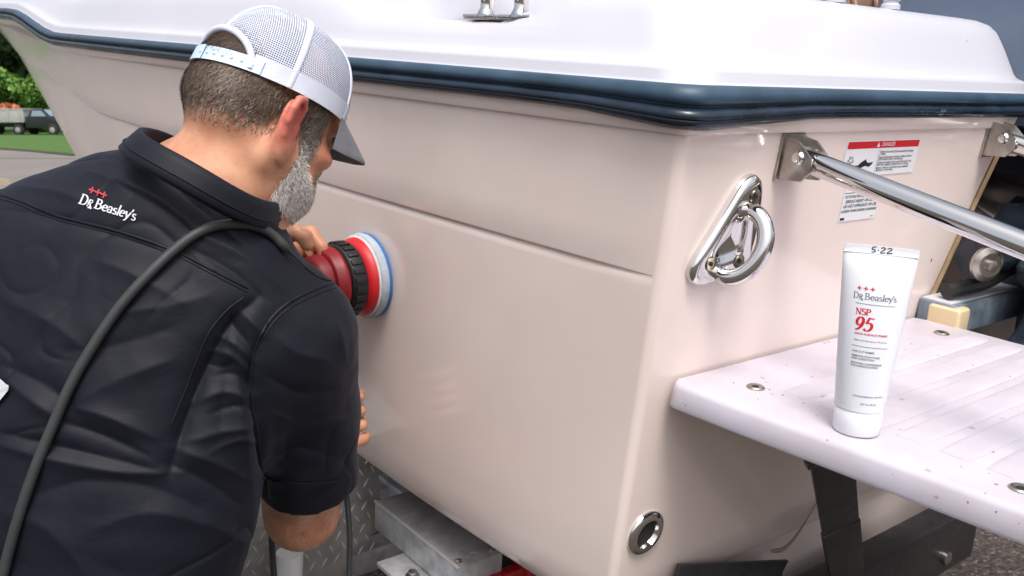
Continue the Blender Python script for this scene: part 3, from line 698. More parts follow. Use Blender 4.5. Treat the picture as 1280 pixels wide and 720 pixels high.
shell([sect(.11, -.32, .1, .11), sect(.16, -.40, .18, .16), sect(.172, -.43, .215, .22), sect(.165, -.42, .21, .284)], 'lower_cowl', MT['motor_black'], motor)
shell([sect(.10, -.30, .0, -.25, p=2.2), sect(.10, -.30, .02, .0, p=2.2), sect(.11, -.32, .06, .11, p=2.2)], 'midsection', MT['motor'], motor)
shell([sect(.045, -.62, -.42, -.60, p=2.0), sect(.06, -.48, -.22, -.42, p=2.0), sect(.10, -.30, .0, -.252, p=2.2)], 'leg', MT['motor'], motor)
mk('cavitation_plate', box(.2, .36, .012, .004, c=(0, -.50, -.52)), MT['motor'], motor)
for s in (-1, 1):
    cb = [(.06, .10), (.03, .16), (-.05, .17), (-.1, .12), (-.12, -.02), (-.09, -.2), (-.03, -.22), (-.02, .02), (.03, .04), (.06, .02)]
    mk('clamp_bracket', tf(prism(cb, .03, .004), Matrix(((0, 0, 1, s * .15 - .015), (1, 0, 0, 0), (0, 1, 0, 0), (0, 0, 0, 1)))), MT['motor'], motor)
arm = mk('tilt_arm', tf(tube(smoothpath([(-.335, -.012, .093), (-.27, -.03, .10), (-.2, -.05, .11), (-.12, -.06, .10)], 4), [.030, .029, .028, .026, .025, .024, .024, .024, .024, .024, .026, .028, .03], 14), Matrix.Identity(4)), MT['motor'], motor)
mk('bolt', tf(lathe([(.026, 0), (.026, .006), (.018, .010), (.018, .012), (.008, .012), (.008, .018), (.004, .019)], 20), Matrix.Translation((-.345, -.037, .093)) @ Matrix.Rotation(pi / 2, 4, 'X') @ Matrix.Rotation(radians(-25), 4, 'Y')), MT['steel'], arm)
mk('hose', tube(smoothpath([(-.37, .0, .045), (-.30, -.02, .055), (-.22, -.03, .075), (-.14, -.04, .06)], 5), .012, 10), MT['rubber'], motor)
yoke = [(-.255, .125), (-.20, .135), (-.14, .12), (-.14, -.08), (-.30, -.11), (-.285, -.06), (-.262, -.03), (-.240, -.012), (-.226, .012), (-.232, .035), (-.25, .05), (-.275, .062), (-.29, .085)]
mk('yoke', tf(prism(yoke, .03, .006, 3), Matrix(((1, 0, 0, 0), (0, 0, -1, -.055), (0, 1, 0, 0), (0, 0, 0, 1)))), MT['motor'], motor)
pl = mk('data_plate', box(.05, .0015, .022, .0005, c=(-.205, -.0865, .098)), mat('dull metal plate', (.16, .17, .18), .5), motor)
for i in range(2): mk('lettering', tf(text_mesh(('5050-60', 'A49820')[i], .0085, 0, 'CENTER', .0003), Matrix.Translation((-.205, -.0878, .103 - .0095 * i)) @ Matrix.Rotation(pi / 2, 4, 'X')), MT['sticker'], pl, 0)
mk('bolt', tf(lathe([(.017, 0), (.017, .01), (.012, .014), (.012, .022), (.006, .024)], 12), Matrix.Translation((-.215, -.058, -.052)) @ Matrix.Rotation(pi / 2, 4, 'X')), mat('rusty bolt', (.25, .15, .10), .5, .6, var=.4, vscale=80), motor)
# jacking bar across the cut-out
bar_ = mk('mounting_bar', tf(box(.24, .055, .046, .003, c=(0, 0, 0)), Matrix.Translation((-.265, .004, .006))), MT['bluebar'], motor)
mk('bar_top', tf(box(.24, .045, .003, .001), Matrix.Translation((-.262, .006, .0305))), MT['deck'], bar_)
mk('corner_block', box(.035, .05, .05, .008, 3, c=(-.372, -.010, .002)), MT['cream'], motor)

# ------------------------------------------------------------------ tube of primer on the platform
def product_tube():
    cl = MBI @ Vector((0, 0, CAMH)); base = Vector((.078, -.170, .0006))
    dirv = Vector((cl.x - base.x, cl.y - base.y)); yaw = atan2(dirv.y, dirv.x) + pi / 2 + radians(3)
    o = empty('primer_tube', 'white squeeze tube standing on the swim platform', 'tube', MB @ Matrix.Translation(base) @ Matrix.Rotation(yaw, 4, 'Z') @ Matrix.Rotation(radians(-.8), 4, 'Y') @ Matrix.Scale(1.035, 4))
    plastic = mat('white tube plastic', (.72, .74, .80), .32, coat=.2, sss=.15); capm = mat('white cap plastic', (.74, .75, .79), .4, sss=.1)
    # front is -y
    H0, H1, HT = .0265, .178, .186
    R0, RW = .0235, .0335
    def rx(h): t = (h - H0) / (H1 - H0); return R0 + (RW - R0) * max(t, 0) ** .9
    def ry(h): t = min(max((h - H0) / (H1 - H0), 0), 1); return max(R0 * sqrt(max(1 - t ** 1.55, 0)), .0011)
    def S(a, h, lift=0.0):
        return ((rx(h) + lift) * sin(a), -(ry(h) + lift) * cos(a), h)
    n = 56; rows = []
    hs_ = [H0] + [H0 + (H1 - H0) * k / 22 for k in range(1, 23)] + [HT - .001, HT]
    for h in hs_: rows.append([S(2 * pi * k / n, h if h <= H1 else h) if h <= H1 else (RW * sin(2 * pi * k / n), -.0009 * cos(2 * pi * k / n), h) for k in range(n)])
    v, f = grid(rows, True); f.append(tuple(range(n))[::-1]); f.append(tuple(len(v) - n + k for k in range(n)))
    body = mk('tube_body', (v, f), plastic, o, 70)
    mk('crimp', join(*[box(.0665, .0028, .0009, .0003, c=(0, 0, H1 + .0005 + .0014 * k)) for k in range(1)]), plastic, o)
    mk('cap', lathe([(.0195, 0), (.0218, .0006), (.0226, .002), (.0230, .0255), (.0222, .0262), (.018, .0263)], 48), capm, o, 50)
    def stick(vf, h, m, dx=0.0, name='lettering'):
        out = []
        for x, y, z in vf[0]:
            hh = h + y; x = x + dx; r = max(ry(hh), .004); k = .55 * rx(hh) + .45 * min(rx(hh), r + .01); out.append(S(max(min(x / k, 1.4), -1.4), hh, .00022 + z * .3))
        return mk(name, (out, vf[1]), m, body, 0)
    def rule(h, w, m, t=.00045, dx=0.0):
        k = 14; vf = ([(-w / 2 + w * i / k, -t / 2, 0) for i in range(k + 1)] + [(-w / 2 + w * i / k, t / 2, 0) for i in range(k + 1)], [(i, i + 1, k + 2 + i, k + 1 + i) for i in range(k)])
        stick(vf, h, m, dx, 'rule')
    hn = mat('marker ink', (.01, .01, .012), .4)
    def pen(strokes, sx, h, dx):
        vs_ = []; fs = []
        for q, s in enumerate(strokes):
            s2 = [p for p in smoothpath([(a, b, 0) for a, b in s], 5)]
            rws = []
            for i in range(len(s2)):
                t = (s2[min(i + 1, len(s2) - 1)] - s2[max(i - 1, 0)]).normalized(); nn = Vector((-t.y, t.x, 0)) * .09
                rws.append([tuple((s2[i] + nn) * sx), tuple((s2[i] - nn) * sx)])
            v, f = grid(rws, flip=True); k = len(vs_); vs_ += [(p[0], p[1], .00004 * q) for p in v]; fs += [tuple(j + k for j in x) for x in f]
        return [(p[0] + dx, -.0012, h + p[1]) for p in vs_], fs
    mk('handwriting', pen([[(.0, 1), (-.55, .95), (-.7, .5), (-.25, .45), (-.2, .1), (-.8, -.05)], [(.25, .42), (.45, .42)], [(.8, .8), (1.2, 1), (1.5, .75), (.75, .0), (1.6, .05)], [(1.9, .8), (2.3, 1), (2.6, .75), (1.85, .0), (2.8, .08)]], .0052, .1800, -.0045), hn, o, 0)
    for k in range(3): stick(cross_mark(.0038), .1465, MT['red'], -.0135 + .0054 * k, 'cross')
    stick(serif("DR Beasley's.", .0061, thick=.13, thin=.055), .1395, MT['greyink'], .0005)
    rule(.1322, .034, MT['greyink'], dx=.001)
    stick(serif('NSP', .0060, .0, .22, .09), .1248, MT['red'], -.0085)
    stick(serif('95', .0128, .18, .22, .07), .1133, MT['red'], -.0075)
    stick(text_mesh('NANO SURFACE PRIMER', .0028, .1, 'CENTER', .00006), .1036, MT['red'], .0005)
    stick(text_mesh('Engineered Aberrations / 95 micron', .0021, .2, 'CENTER', .00002), .0975, MT['greyink'], .0008)
    rule(.0916, .034, MT['greyink'], dx=.001)
    y = .0865
    for t in ('FINE CUT PRIMER', '', 'REMOVES SCRATCHES', 'AND OXIDATION', '', 'PROVIDES CONFIDENCE', 'FOR NANOCOATING'):
        if t: stick(text_mesh(t, .0026, .08, 'LEFT', .00004), y, MT['greyink'], -.0145); y -= .0026
        else: y -= .0018
    stick(text_mesh('FOR PROFESSIONAL USE ONLY', .0021, .05, 'LEFT', .00003), .0430, MT['greyink'], -.008)
    stick(text_mesh('237 mL (8 oz)', .0026, .05, 'LEFT', .00003), .0355, MT['greyink'], -.0005)
product_tube()
# ------------------------------------------------------------------ sculpting by distance fields
from mathutils.bvhtree import BVHTree
def smin(a, b, k):
    h = np.clip(.5 + .5 * (b - a) / k, 0, 1); return b * (1 - h) + a * h - k * h * (1 - h)
def smax(a, b, k): return -smin(-a, -b, k)
def A(v): return np.array(v, dtype=np.float32)
def sd_cap(p, a, b, ra, rb=None):
    rb = ra if rb is None else rb; a = A(a); b = A(b); ab = b - a
    t = np.clip(((p - a) @ ab) / float(ab @ ab), 0, 1)
    return np.sqrt((((p - a) - t[:, None] * ab) ** 2).sum(1)) - (ra + (rb - ra) * t)
def sd_chain(p, pts, rs, k=0.0):
    d = None
    for i in range(len(pts) - 1):
        e = sd_cap(p, pts[i], pts[i + 1], rs[i], rs[i + 1]); d = e if d is None else (smin(d, e, k) if k else np.minimum(d, e))
    return d
def sd_ell(p, c, r, R=None):
    q = p - A(c)
    if R is not None: q = q @ R           # columns of R are the axes
    r = A(r); k0 = np.sqrt(((q / r) ** 2).sum(1)) + 1e-9; k1 = np.sqrt(((q / (r * r)) ** 2).sum(1)) + 1e-9
    return k0 * (k0 - 1) / k1

def nets(sdf, lo, hi, h, band=4):
    """naive surface nets; the field is evaluated finely only near the surface"""
    lo = A(lo); n = np.ceil((A(hi) - lo) / h / band).astype(int) + 1
    H = h * band
    ax = [np.arange(k, dtype=np.float32) * H + lo[i] + H / 2 for i, k in enumerate(n)]
    P = np.stack(np.meshgrid(*ax, indexing='ij'), -1).reshape(-1, 3)
    c = sdf(P).reshape(n).astype(np.float32)
    D = np.repeat(np.repeat(np.repeat(c, band, 0), band, 1), band, 2)
    near = np.repeat(np.repeat(np.repeat(np.abs(c) < H * 1.6, band, 0), band, 1), band, 2)
    I = np.argwhere(near); vals = np.empty(len(I), np.float32)
    for s in range(0, len(I), 400000): vals[s:s + 400000] = sdf(lo + (I[s:s + 400000] + .5).astype(np.float32) * h)
    D[near] = vals
    S = D < 0
    cnt = np.zeros(np.array(S.shape) - 1, np.int8)
    for dx in (0, 1):
        for dy in (0, 1):
            for dz in (0, 1): cnt += S[dx:S.shape[0] - 1 + dx, dy:S.shape[1] - 1 + dy, dz:S.shape[2] - 1 + dz]
    act = np.argwhere((cnt > 0) & (cnt < 8)); idx = -np.ones(cnt.shape, np.int32); idx[tuple(act.T)] = np.arange(len(act))
    acc = np.zeros((len(act), 3)); num = np.zeros(len(act))
    cs = [(i, j, k) for i in (0, 1) for j in (0, 1) for k in (0, 1)]
    val = {q: D[act[:, 0] + q[0], act[:, 1] + q[1], act[:, 2] + q[2]] for q in cs}
    for q in cs:
        for a in range(3):
            if q[a]: continue
            r = list(q); r[a] = 1; r = tuple(r); d0, d1 = val[q], val[r]; m = (d0 < 0) != (d1 < 0)
            t = np.where(m, d0 / np.where(m, d0 - d1, 1), 0); o = np.tile(np.array(q, float), (len(act), 1)); o[:, a] = t
            acc[m] += o[m]; num[m] += 1
    V = lo + (act + acc / num[:, None] + .5) * h
    F = []
    for a in range(3):
        b, c_ = (a + 1) % 3, (a + 2) % 3
        sl0 = [slice(None)] * 3; sl1 = [slice(None)] * 3; sl0[a] = slice(0, -1); sl1[a] = slice(1, None)
        s0 = S[tuple(sl0)]; s1 = S[tuple(sl1)]
        for flip, M_ in ((False, s0 & ~s1), (True, ~s0 & s1)):
            E = np.argwhere(M_); E = E[(E[:, b] > 0) & (E[:, c_] > 0) & (E[:, b] < cnt.shape[b]) & (E[:, c_] < cnt.shape[c_])]
            q = []
            for db, dc in ((-1, -1), (0, -1), (0, 0), (-1, 0)):
                e = E.copy(); e[:, b] += db; e[:, c_] += dc; q.append(idx[tuple(e.T)])
            q = np.stack(q, 1)
            F.append(q[:, ::-1] if flip else q)
    F = np.concatenate(F); return V, F[(F >= 0).all(1)]

def npmesh(name, V, F):
    me = bpy.data.meshes.new(name); me.vertices.add(len(V)); me.vertices.foreach_set('co', np.asarray(V, np.float32).ravel())
    me.loops.add(F.size); me.loops.foreach_set('vertex_index', F.ravel().astype(np.int32)); me.polygons.add(len(F))
    me.polygons.foreach_set('loop_start', np.arange(0, F.size, 4, dtype=np.int32)); me.update(calc_edges=True); me.validate(); return me
def relax(V, F, n=2, lam=.5):
    E = np.concatenate([F[:, [0, 1]], F[:, [1, 2]], F[:, [2, 3]], F[:, [3, 0]]]); E = np.concatenate([E, E[:, ::-1]])
    deg = np.bincount(E[:, 0], minlength=len(V))[:, None]
    for _ in range(n):
        s = np.stack([np.bincount(E[:, 0], weights=V[E[:, 1], i], minlength=len(V)) for i in range(3)], 1); V = V + lam * (s / np.maximum(deg, 1) - V)
    return V
def vnormals(V, F):
    n = np.cross(V[F[:, 2]] - V[F[:, 0]], V[F[:, 3]] - V[F[:, 1]]); out = np.zeros_like(V)
    for i in range(4): np.add.at(out, F[:, i], n)
    return out / (np.linalg.norm(out, axis=1)[:, None] + 1e-12)
CAMP = Vector((0, 0, CAMH))
def cast(bvh, u, v):
    d = (W(u, v, 1.0) - CAMP).normalized(); r = bvh.ray_cast(CAMP, d)
    return (None, None) if r[0] is None else (r[0], r[1])
def bvh_np(V, F): return BVHTree.FromPolygons([tuple(p) for p in V], [tuple(int(i) for i in q) for q in F])

# ------------------------------------------------------------------ the polisher
_v, _f = [tuple(MB @ v.co) for v in hull.data.vertices], [tuple(p.vertices) for p in hull.data.polygons]
hull_bvh = BVHTree.FromPolygons(_v, _f)
PP, PN = cast(hull_bvh, 463, 343)
if PN.dot(CAMP - PP) < 0: PN = -PN
MP = frame(PP + PN * .0008, PN, (0, 0, -1))          # x points down the hull, z out of it
SG2 = 1.0 if (MP.to_3x3() @ Vector((0, 1, 0))).dot(BF) < 0 else -1.0
polisher = empty('polisher', 'red and black machine polisher pressed against the hull', 'polisher', MP)
foamb = mat('blue foam', (.03, .15, .42), .8, bump=.4, bscale=400); foamg = mat('pale grey foam', (.40, .44, .50), .9, bump=.5, bscale=350, var=.1, vscale=90)
velc = mat('white fleece', (.75, .72, .72), .9, bump=.5, bscale=500); redp = mat('red plastic', (.26, .010, .016), .42, bump=.1, bscale=200); redb = mat('bright red backing', (.55, .015, .02), .45)
grip = mat('black rubber grip', (.010, .011, .013), .5)
mk('foam_face', lathe([(.063, 0), (.0655, .001), (.0662, .0035), (.0655, .0058), (.060, .006)], 64), foamb, polisher, 60)
mk('foam_pad', lathe([(.060, .0055), (.0655, .006), (.0668, .010), (.0660, .0165), (.064, .0185), (.055, .0188)], 64), foamg, polisher, 60)
mk('fleece', lathe([(.056, .0182), (.0632, .0186), (.0640, .0198), (.0628, .0212), (.055, .0214)], 64), velc, polisher, 60)
mk('backing_plate', lathe([(.055, .0210), (.0615, .0216), (.0612, .0245), (.0575, .0305), (.0530, .0350), (.045, .036)], 64), redb, polisher, 50)
gr = mk('guard_ring', lathe([(.045, .0352), (.0535, .0356), (.0565, .0385), (.0570, .045), (.0570, .056), (.0555, .0605), (.0515, .063), (.040, .0632)], 64), grip, polisher, 50)
tooth = None
for k in range(26):
    a = 2 * pi * k / 26
    if tooth is None: tooth = mk('grip_rib', box(.0042, .0082, .017, .0012), grip, gr); c = tooth
    else: c = tooth.copy(); COL.objects.link(c); c.parent = gr
    c.matrix_local = Matrix.Rotation(a, 4, 'Z') @ Matrix.Translation((.0575, 0, .0500))
hd_ = mk('gear_head', lathe([(.042, .0630), (.0520, .0636), (.0535, .0665), (.0535, .0690), (.0520, .0715), (.0512, .0820), (.0500, .0840), (.0440, .0850), (.0430, .098), (.039, .106), (.028, .112), (.01, .113)], 56), redp, polisher, 50)
mk('motor_body', tf(tube([(0, 0, 0), (.05, 0, 0), (.10, 0, 0), (.16, 0, 0), (.24, 0, 0), (.28, 0, 0), (.292, 0, 0)], [.034, .036, .034, .030, .029, .030, .022], 28), Matrix.Translation((.0, .0, .088)) @ Matrix.Rotation(SG2 * radians(10), 4, 'Z') @ Matrix.Rotation(radians(-4), 4, 'Y')), redp, polisher, 60)
mk('body_sleeve', tf(tube([(.075, 0, 0), (.08, 0, 0), (.19, 0, 0), (.195, 0, 0)], [.0335, .0365, .0325, .030], 28), Matrix.Translation((.0, .0, .088)) @ Matrix.Rotation(SG2 * radians(10), 4, 'Z') @ Matrix.Rotation(radians(-4), 4, 'Y')), grip, polisher, 50)
MPW = MP @ Matrix.Translation((.0, .0, .088)) @ Matrix.Rotation(SG2 * radians(10), 4, 'Z') @ Matrix.Rotation(radians(-4), 4, 'Y')
BODY_END = MPW @ Vector((.29, 0, 0)); BODY_GRIP = MPW @ Vector((.208, 0, 0))

# ------------------------------------------------------------------ the person
PB = Vector((-.5, 1.0, 0))
person = empty('person', 'person in black short-sleeved shirt and white mesh cap leaning to polish the hull', 'person', Matrix.Translation(PB))
def pmk(name, V, F, m, parent=None, smooth=180, sub=0):
    me = npmesh(name, np.asarray(V) - np.array(PB), F); return link(name, me, m, parent or person, smooth)
def ploc(vf): return [(p[0] - PB.x, p[1] - PB.y, p[2] - PB.z) for p in vf[0]], vf[1]

HS = .90
HC = W(330, 151, 1.10)
MH = Matrix.Translation(HC) @ Matrix.Rotation(radians(-34), 4, 'Z') @ Matrix.Rotation(radians(-28), 4, 'X') @ Matrix.Rotation(radians(6), 4, 'Y')
RH = np.array(MH.to_3x3(), np.float32); MH = MH @ Matrix.Scale(HS, 4)
def Hd(x, y, z): return MH @ Vector((x, y, z))
NBASE = W(252, 240, 1.07)
RS, LS = W(366, 420, 1.09), W(8, 322, 1.16)
EL, LEL = W(377, 641, 1.235), W(150, 450, 1.42)
C1, C2, C3 = W(172, 405, 1.07), W(128, 610, 1.03), W(95, 850, 1.0)
CUFF = W(384, 603, 1.205)
lat = (RS - LS).normalized(); up = (C1 - C3).normalized(); fwd = up.cross(lat).normalized(); lat2 = fwd.cross(up).normalized()
RT = np.array(Matrix((lat2, fwd, up)).transposed(), np.float32)

# hands
RW_ = BODY_GRIP + (MPW.to_3x3() @ Vector((-.0, .0, .062)))
def right_hand(p):
    g = MPW.to_3x3(); gx, gy, gz = g @ Vector((1, 0, 0)), g @ Vector((0, 1, 0)), g @ Vector((0, 0, 1))
    c = BODY_GRIP
    wr = c + gz * .075 + gx * .035
    d = sd_cap(p, c + gz * .048 - gx * .02, c + gz * .050 + gx * .03, .026, .028)
    d = smin(d, sd_cap(p, wr, c + gz * .052 + gx * .02, .027, .027), .02)
    for i in range(4):
        o = gx * (-.034 + .0215 * i); pts = []
        L_ = (1.0, 1.06, 1.0, .9)[i]
        for a in (60, 20, -40, -95 * L_):
            r = .0455; pts.append(c + o + gz * (r * cos(radians(a - 0)) * 1.0) * 1.0 + gy * (-1) * (r * sin(radians(60 - a)) * 0) + gy * (-(r) * sin(radians(80 - a) ) ) * 1.0)
        # fingers wrap round the body on the side that faces the transom
        pts = [c + o + gz * (.046 * cos(radians(t))) + gy * (SGN * .046 * sin(radians(t))) for t in (35, 80, 125, 168 * L_)]
        d = smin(d, sd_chain(p, pts, [.0098, .0096, .0088, .0078]), .006)
    th = [c - gx * .03 + gz * (.046 * cos(radians(t))) - gy * (SGN * .046 * sin(radians(t))) for t in (30, 75, 118)]
    return smin(d, sd_chain(p, th, [.0125, .0115, .0098]), .01)
SGN = 1.0 if (MPW.to_3x3() @ Vector((0, 1, 0))).dot(BF) < 0 else -1.0
def left_hand(p):
    palm = W(345, 326, 1.36)
    d = sd_cap(p, palm, W(360, 312, 1.365), .028, .022)
    d = smin(d, sd_chain(p, [W(346, 312, 1.33), W(356, 297, 1.325), W(370, 290, 1.320), W(381, 297, 1.316), W(384, 306, 1.315)], [.0130, .0122, .0112, .0116, .0100], .003), .004)
    for i in range(3):
        du, dv, dY = i * -5, i * 17, i * .014
        d = smin(d, sd_chain(p, [W(366 + du, 291 + dv, 1.385 + dY), W(389 + du, 291 + dv, 1.375 + dY), W(402 + du, 309 + dv, 1.365 + dY), W(409 + du, 334 + dv, 1.360 + dY)], [.0105, .0108, .0096, .0080], .002), .003)
    d = smin(d, sd_cap(p, palm, W(300, 345, 1.38), .030, .028), .02)
    return d
def squash(q):
    q = q.copy(); q[:, 2] = np.where(q[:, 2] < 0, q[:, 2] * 1.17, q[:, 2]); return q
def head_sdf(p):
    q = squash((p - A(HC)) @ RH / HS)
    d = sd_ell(q, (0, -.008, .036), (.0765, .099, .090))
    d = smin(d, sd_ell(q, (0, -.055, -.005), (.062, .052, .062)), .03)            # occiput
    d = smin(d, sd_ell(q, (0, .030, -.040), (.0635, .066, .078)), .03)            # face
    d = smin(d, sd_ell(q, (0, .045, -.070), (.050, .050, .038)), .025)            # jaw
    d = smin(d, sd_ell(q, (0, .078, -.094), (.021, .019, .018)), .02)             # chin
    for s in (-1, 1):
        d = smin(d, sd_cap(q, (s * .058, .005, -.050), (s * .028, .070, -.090), .014, .014), .03)
        d = smin(d, sd_ell(q, (s * .047, .062, -.018), (.022, .024, .016)), .02)  # cheekbone
        d = smin(d, sd_cap(q, (s * .012, .092, .034), (s * .045, .076, .034), .010, .010), .015)   # brow
        d = smax(d, -sd_ell(q, (s * .031, .098, .012), (.017, .016, .012)), .012)
        d = smin(d, sd_ell(q, (s * .031, .080, .011), (.0125, .0125, .0125)), .002)
    d = smin(d, sd_cap(q, (0, .094, .022), (0, .110, -.022), .007, .0120), .012)  # nose
    for s in (-1, 1): d = smin(d, sd_ell(q, (s * .012, .099, -.026), (.0085, .011, .008)), .006)
    d = smin(d, sd_ell(q, (0, .095, -.056), (.023, .012, .007)), .008); d = smin(d, sd_ell(q, (0, .093, -.066), (.019, .012, .007)), .006)
    return d * HS
EARC = (.0775, -.027, -.004)
def ear_sdf(p, s):
    q = (p - A(HC)) @ RH / HS; q = q * A((s, 1, 1)) - A(EARC)
    # ear plane tipped out from the head; local a = back (-y), b = up
    th = radians(19); n = A((cos(th), sin(th), 0)); ay = A((-sin(th), cos(th), 0))
    q2 = np.stack([q @ n, q @ ay, q[:, 2]], 1)
    tl = radians(-10); y, z = q2[:, 1] * cos(tl) - q2[:, 2] * sin(tl), q2[:, 1] * sin(tl) + q2[:, 2] * cos(tl); q2 = np.stack([q2[:, 0], y, z], 1)
    pl = sd_ell(q2, (.004, -.004, -.002), (.0048, .0175, .029))
    hel = [(.008, .012, .006), (.011, .011, .020), (.013, .002, .0295), (.014, -.010, .027), (.0145, -.0185, .014), (.013, -.019, -.002), (.010, -.013, -.018), (.007, -.004, -.029)]
    d = smin(pl, sd_chain(q2, hel, [.0042, .0046, .0050, .0052, .0052, .0048, .0046, .0055], .002), .004)
    d = smin(d, sd_ell(q2, (.006, .002, -.030), (.0055, .0095, .011)), .006)       # lobe
    anti = [(.010, -.004, .016), (.011, -.010, .006), (.011, -.010, -.008), (.010, -.003, -.018)]
    d = smin(d, sd_chain(q2, anti, [.0034, .0038, .0038, .0042]), .003)
    d = smin(d, sd_ell(q2, (.007, .011, -.006), (.0045, .0045, .0075)), .004)      # tragus
    d = smax(d, -sd_ell(q2, (.0135, .002, -.004), (.0085, .0075, .011)), .003)     # concha
    return d * HS
def body_sdf(p):
    d = head_sdf(p)
    d = smin(d, ear_sdf(p, 1), .004); d = smin(d, ear_sdf(p, -1), .004)
    nk = sd_chain(p, [Hd(0, -.016, -.03), Hd(0, -.004, -.085), NBASE + Vector((.005, .01, -.01))], [.052, .0515, .056], .02)
    nk = smin(nk, sd_cap(p, Hd(.055, -.02, -.05), NBASE + Vector((.06, .06, -.03)), .018, .018), .03)
    d = smin(d, nk, .03)
    t = sd_ell(p, C1, (.165, .100, .18), RT); t = smin(t, sd_ell(p, C2, (.15, .105, .2), RT), .06)
    t = smin(t, sd_cap(p, NBASE, RS, .05, .052), .05); t = smin(t, sd_cap(p, NBASE, LS, .05, .052), .05)
    d = smin(d, t, .04)
    ra = sd_chain(p, [RS, RS.lerp(EL, .5), EL], [.058, .052, .0505], .02)
    ra = smin(ra, sd_ell(p, RS.lerp(EL, .66), (.050, .050, .075)), .03)
    ra = smin(ra, sd_chain(p, [EL, EL.lerp(RW_, .35), RW_], [.047, .047, .029], .02), .02)
    d = smin(d, ra, .02); d = smin(d, right_hand(p), .012)
    la = sd_chain(p, [LS, LEL, W(300, 345, 1.38)], [.055, .045, .028], .02)
    d = smin(d, la, .02); return smin(d, left_hand(p), .012)
bV, bF = nets(body_sdf, (-.80, .86, .86), (-.12, 1.56, 1.70), .0025)
bV = relax(bV, bF, 1, .4)
# skin: procedural colour; the ears and the back of the neck are redder skin
def skin_mat():
    m, t, b = nt('skin'); N = t.nodes; L = t.links
    tc = N.new('ShaderNodeTexCoord'); n = N.new('ShaderNodeTexNoise'); n.inputs['Scale'].default_value = 45; n.inputs['Detail'].default_value = 6; L.new(tc.outputs['Object'], n.inputs['Vector'])
    r = N.new('ShaderNodeValToRGB'); r.color_ramp.elements[0].position = .3; r.color_ramp.elements[1].position = .72; r.color_ramp.elements[0].color = (.46, .20, .115, 1); r.color_ramp.elements[1].color = (.60, .315, .195, 1); L.new(n.outputs[0], r.inputs[0])
    at = N.new('ShaderNodeAttribute'); at.attribute_name = 'flush'
    mx = N.new('ShaderNodeMix'); mx.data_type = 'RGBA'; mx.inputs[7].default_value = (.50, .105, .085, 1); nb = N.new('ShaderNodeTexNoise'); nb.inputs['Scale'].default_value = 16; nb.inputs['Detail'].default_value = 5; L.new(tc.outputs['Object'], nb.inputs['Vector']); mrb = N.new('ShaderNodeMapRange'); mrb.inputs['From Min'].default_value = .48; mrb.inputs['From Max'].default_value = .8; mrb.inputs['To Max'].default_value = .45; L.new(nb.outputs[0], mrb.inputs[0]); mxa = N.new('ShaderNodeMath'); mxa.operation = 'MAXIMUM'; L.new(at.outputs['Fac'], mxa.inputs[0]); L.new(mrb.outputs[0], mxa.inputs[1]); L.new(mxa.outputs[0], mx.inputs[0]); L.new(r.outputs[0], mx.inputs[6])
    at2 = N.new('ShaderNodeAttribute'); at2.attribute_name = 'stubble'
    mx2 = N.new('ShaderNodeMix'); mx2.data_type = 'RGBA'; mx2.inputs[7].default_value = (.19, .115, .085, 1); L.new(at2.outputs['Fac'], mx2.inputs[0]); L.new(mx.outputs[2], mx2.inputs[6])
    L.new(mx2.outputs[2], b.inputs['Base Color'])
    b.inputs['Roughness'].default_value = .48; b.inputs['Subsurface Weight'].default_value = .12; b.inputs['Subsurface Radius'].default_value = (.012, .004, .002); b.inputs['Subsurface Scale'].default_value = .5
    n2 = N.new('ShaderNodeTexVoronoi'); n2.inputs['Scale'].default_value = 520; L.new(tc.outputs['Object'], n2.inputs['Vector'])
    bp = N.new('ShaderNodeBump'); bp.inputs['Strength'].default_value = .25; bp.inputs['Distance'].default_value = .0006; L.new(n2.outputs['Distance'], bp.inputs['Height']); L.new(bp.outputs[0], b.inputs['Normal']); return m
MT['skin'] = skin_mat()
body = pmk('body', bV, bF, MT['skin'])
hq = squash((bV.astype(np.float32) - A(HC)) @ RH / HS)
ear = np.exp(-((hq[:, 1] + .027) / .024) ** 2 - ((hq[:, 2] + .002) / .040) ** 2) * sstep(.070, .082, np.abs(hq[:, 0]))
nose = np.exp(-(((hq - A((0, .115, -.02))) / .02) ** 2).sum(1))
# hairline in head coordinates: hair above and behind this
def hair_w(q):
    back = sstep(.030, .010, q[:, 1]); z0 = np.interp(q[:, 1], [-.11, -.06, -.02, .03], [-.034, -.030, -.010, .01])
    w = back * sstep(z0 - .036, z0 + .050, q[:, 2]) ** 1.2 * (1 - .97 * np.exp(-((q[:, 2] - .036) / .011) ** 2) * (q[:, 1] < -.02)) * np.where(q[:, 1] > -.03, sstep(.052, .036, q[:, 2]), 1); side = np.exp(-((np.abs(q[:, 0]) - .074) / .02) ** 2) * sstep(.050, .036, q[:, 1]) * sstep(.006, .018, q[:, 1]) * sstep(-.045, -.03, q[:, 2]) * .8
    return np.clip(np.maximum(w, side), 0, 1) * (np.linalg.norm(q, axis=1) < .16) * sstep(.0835, .0795, np.abs(q[:, 0])) * (1 - np.exp(-((q[:, 1] + .025) / .020) ** 2 - ((q[:, 2] + .002) / .034) ** 2) * (np.abs(q[:, 0]) > .066))
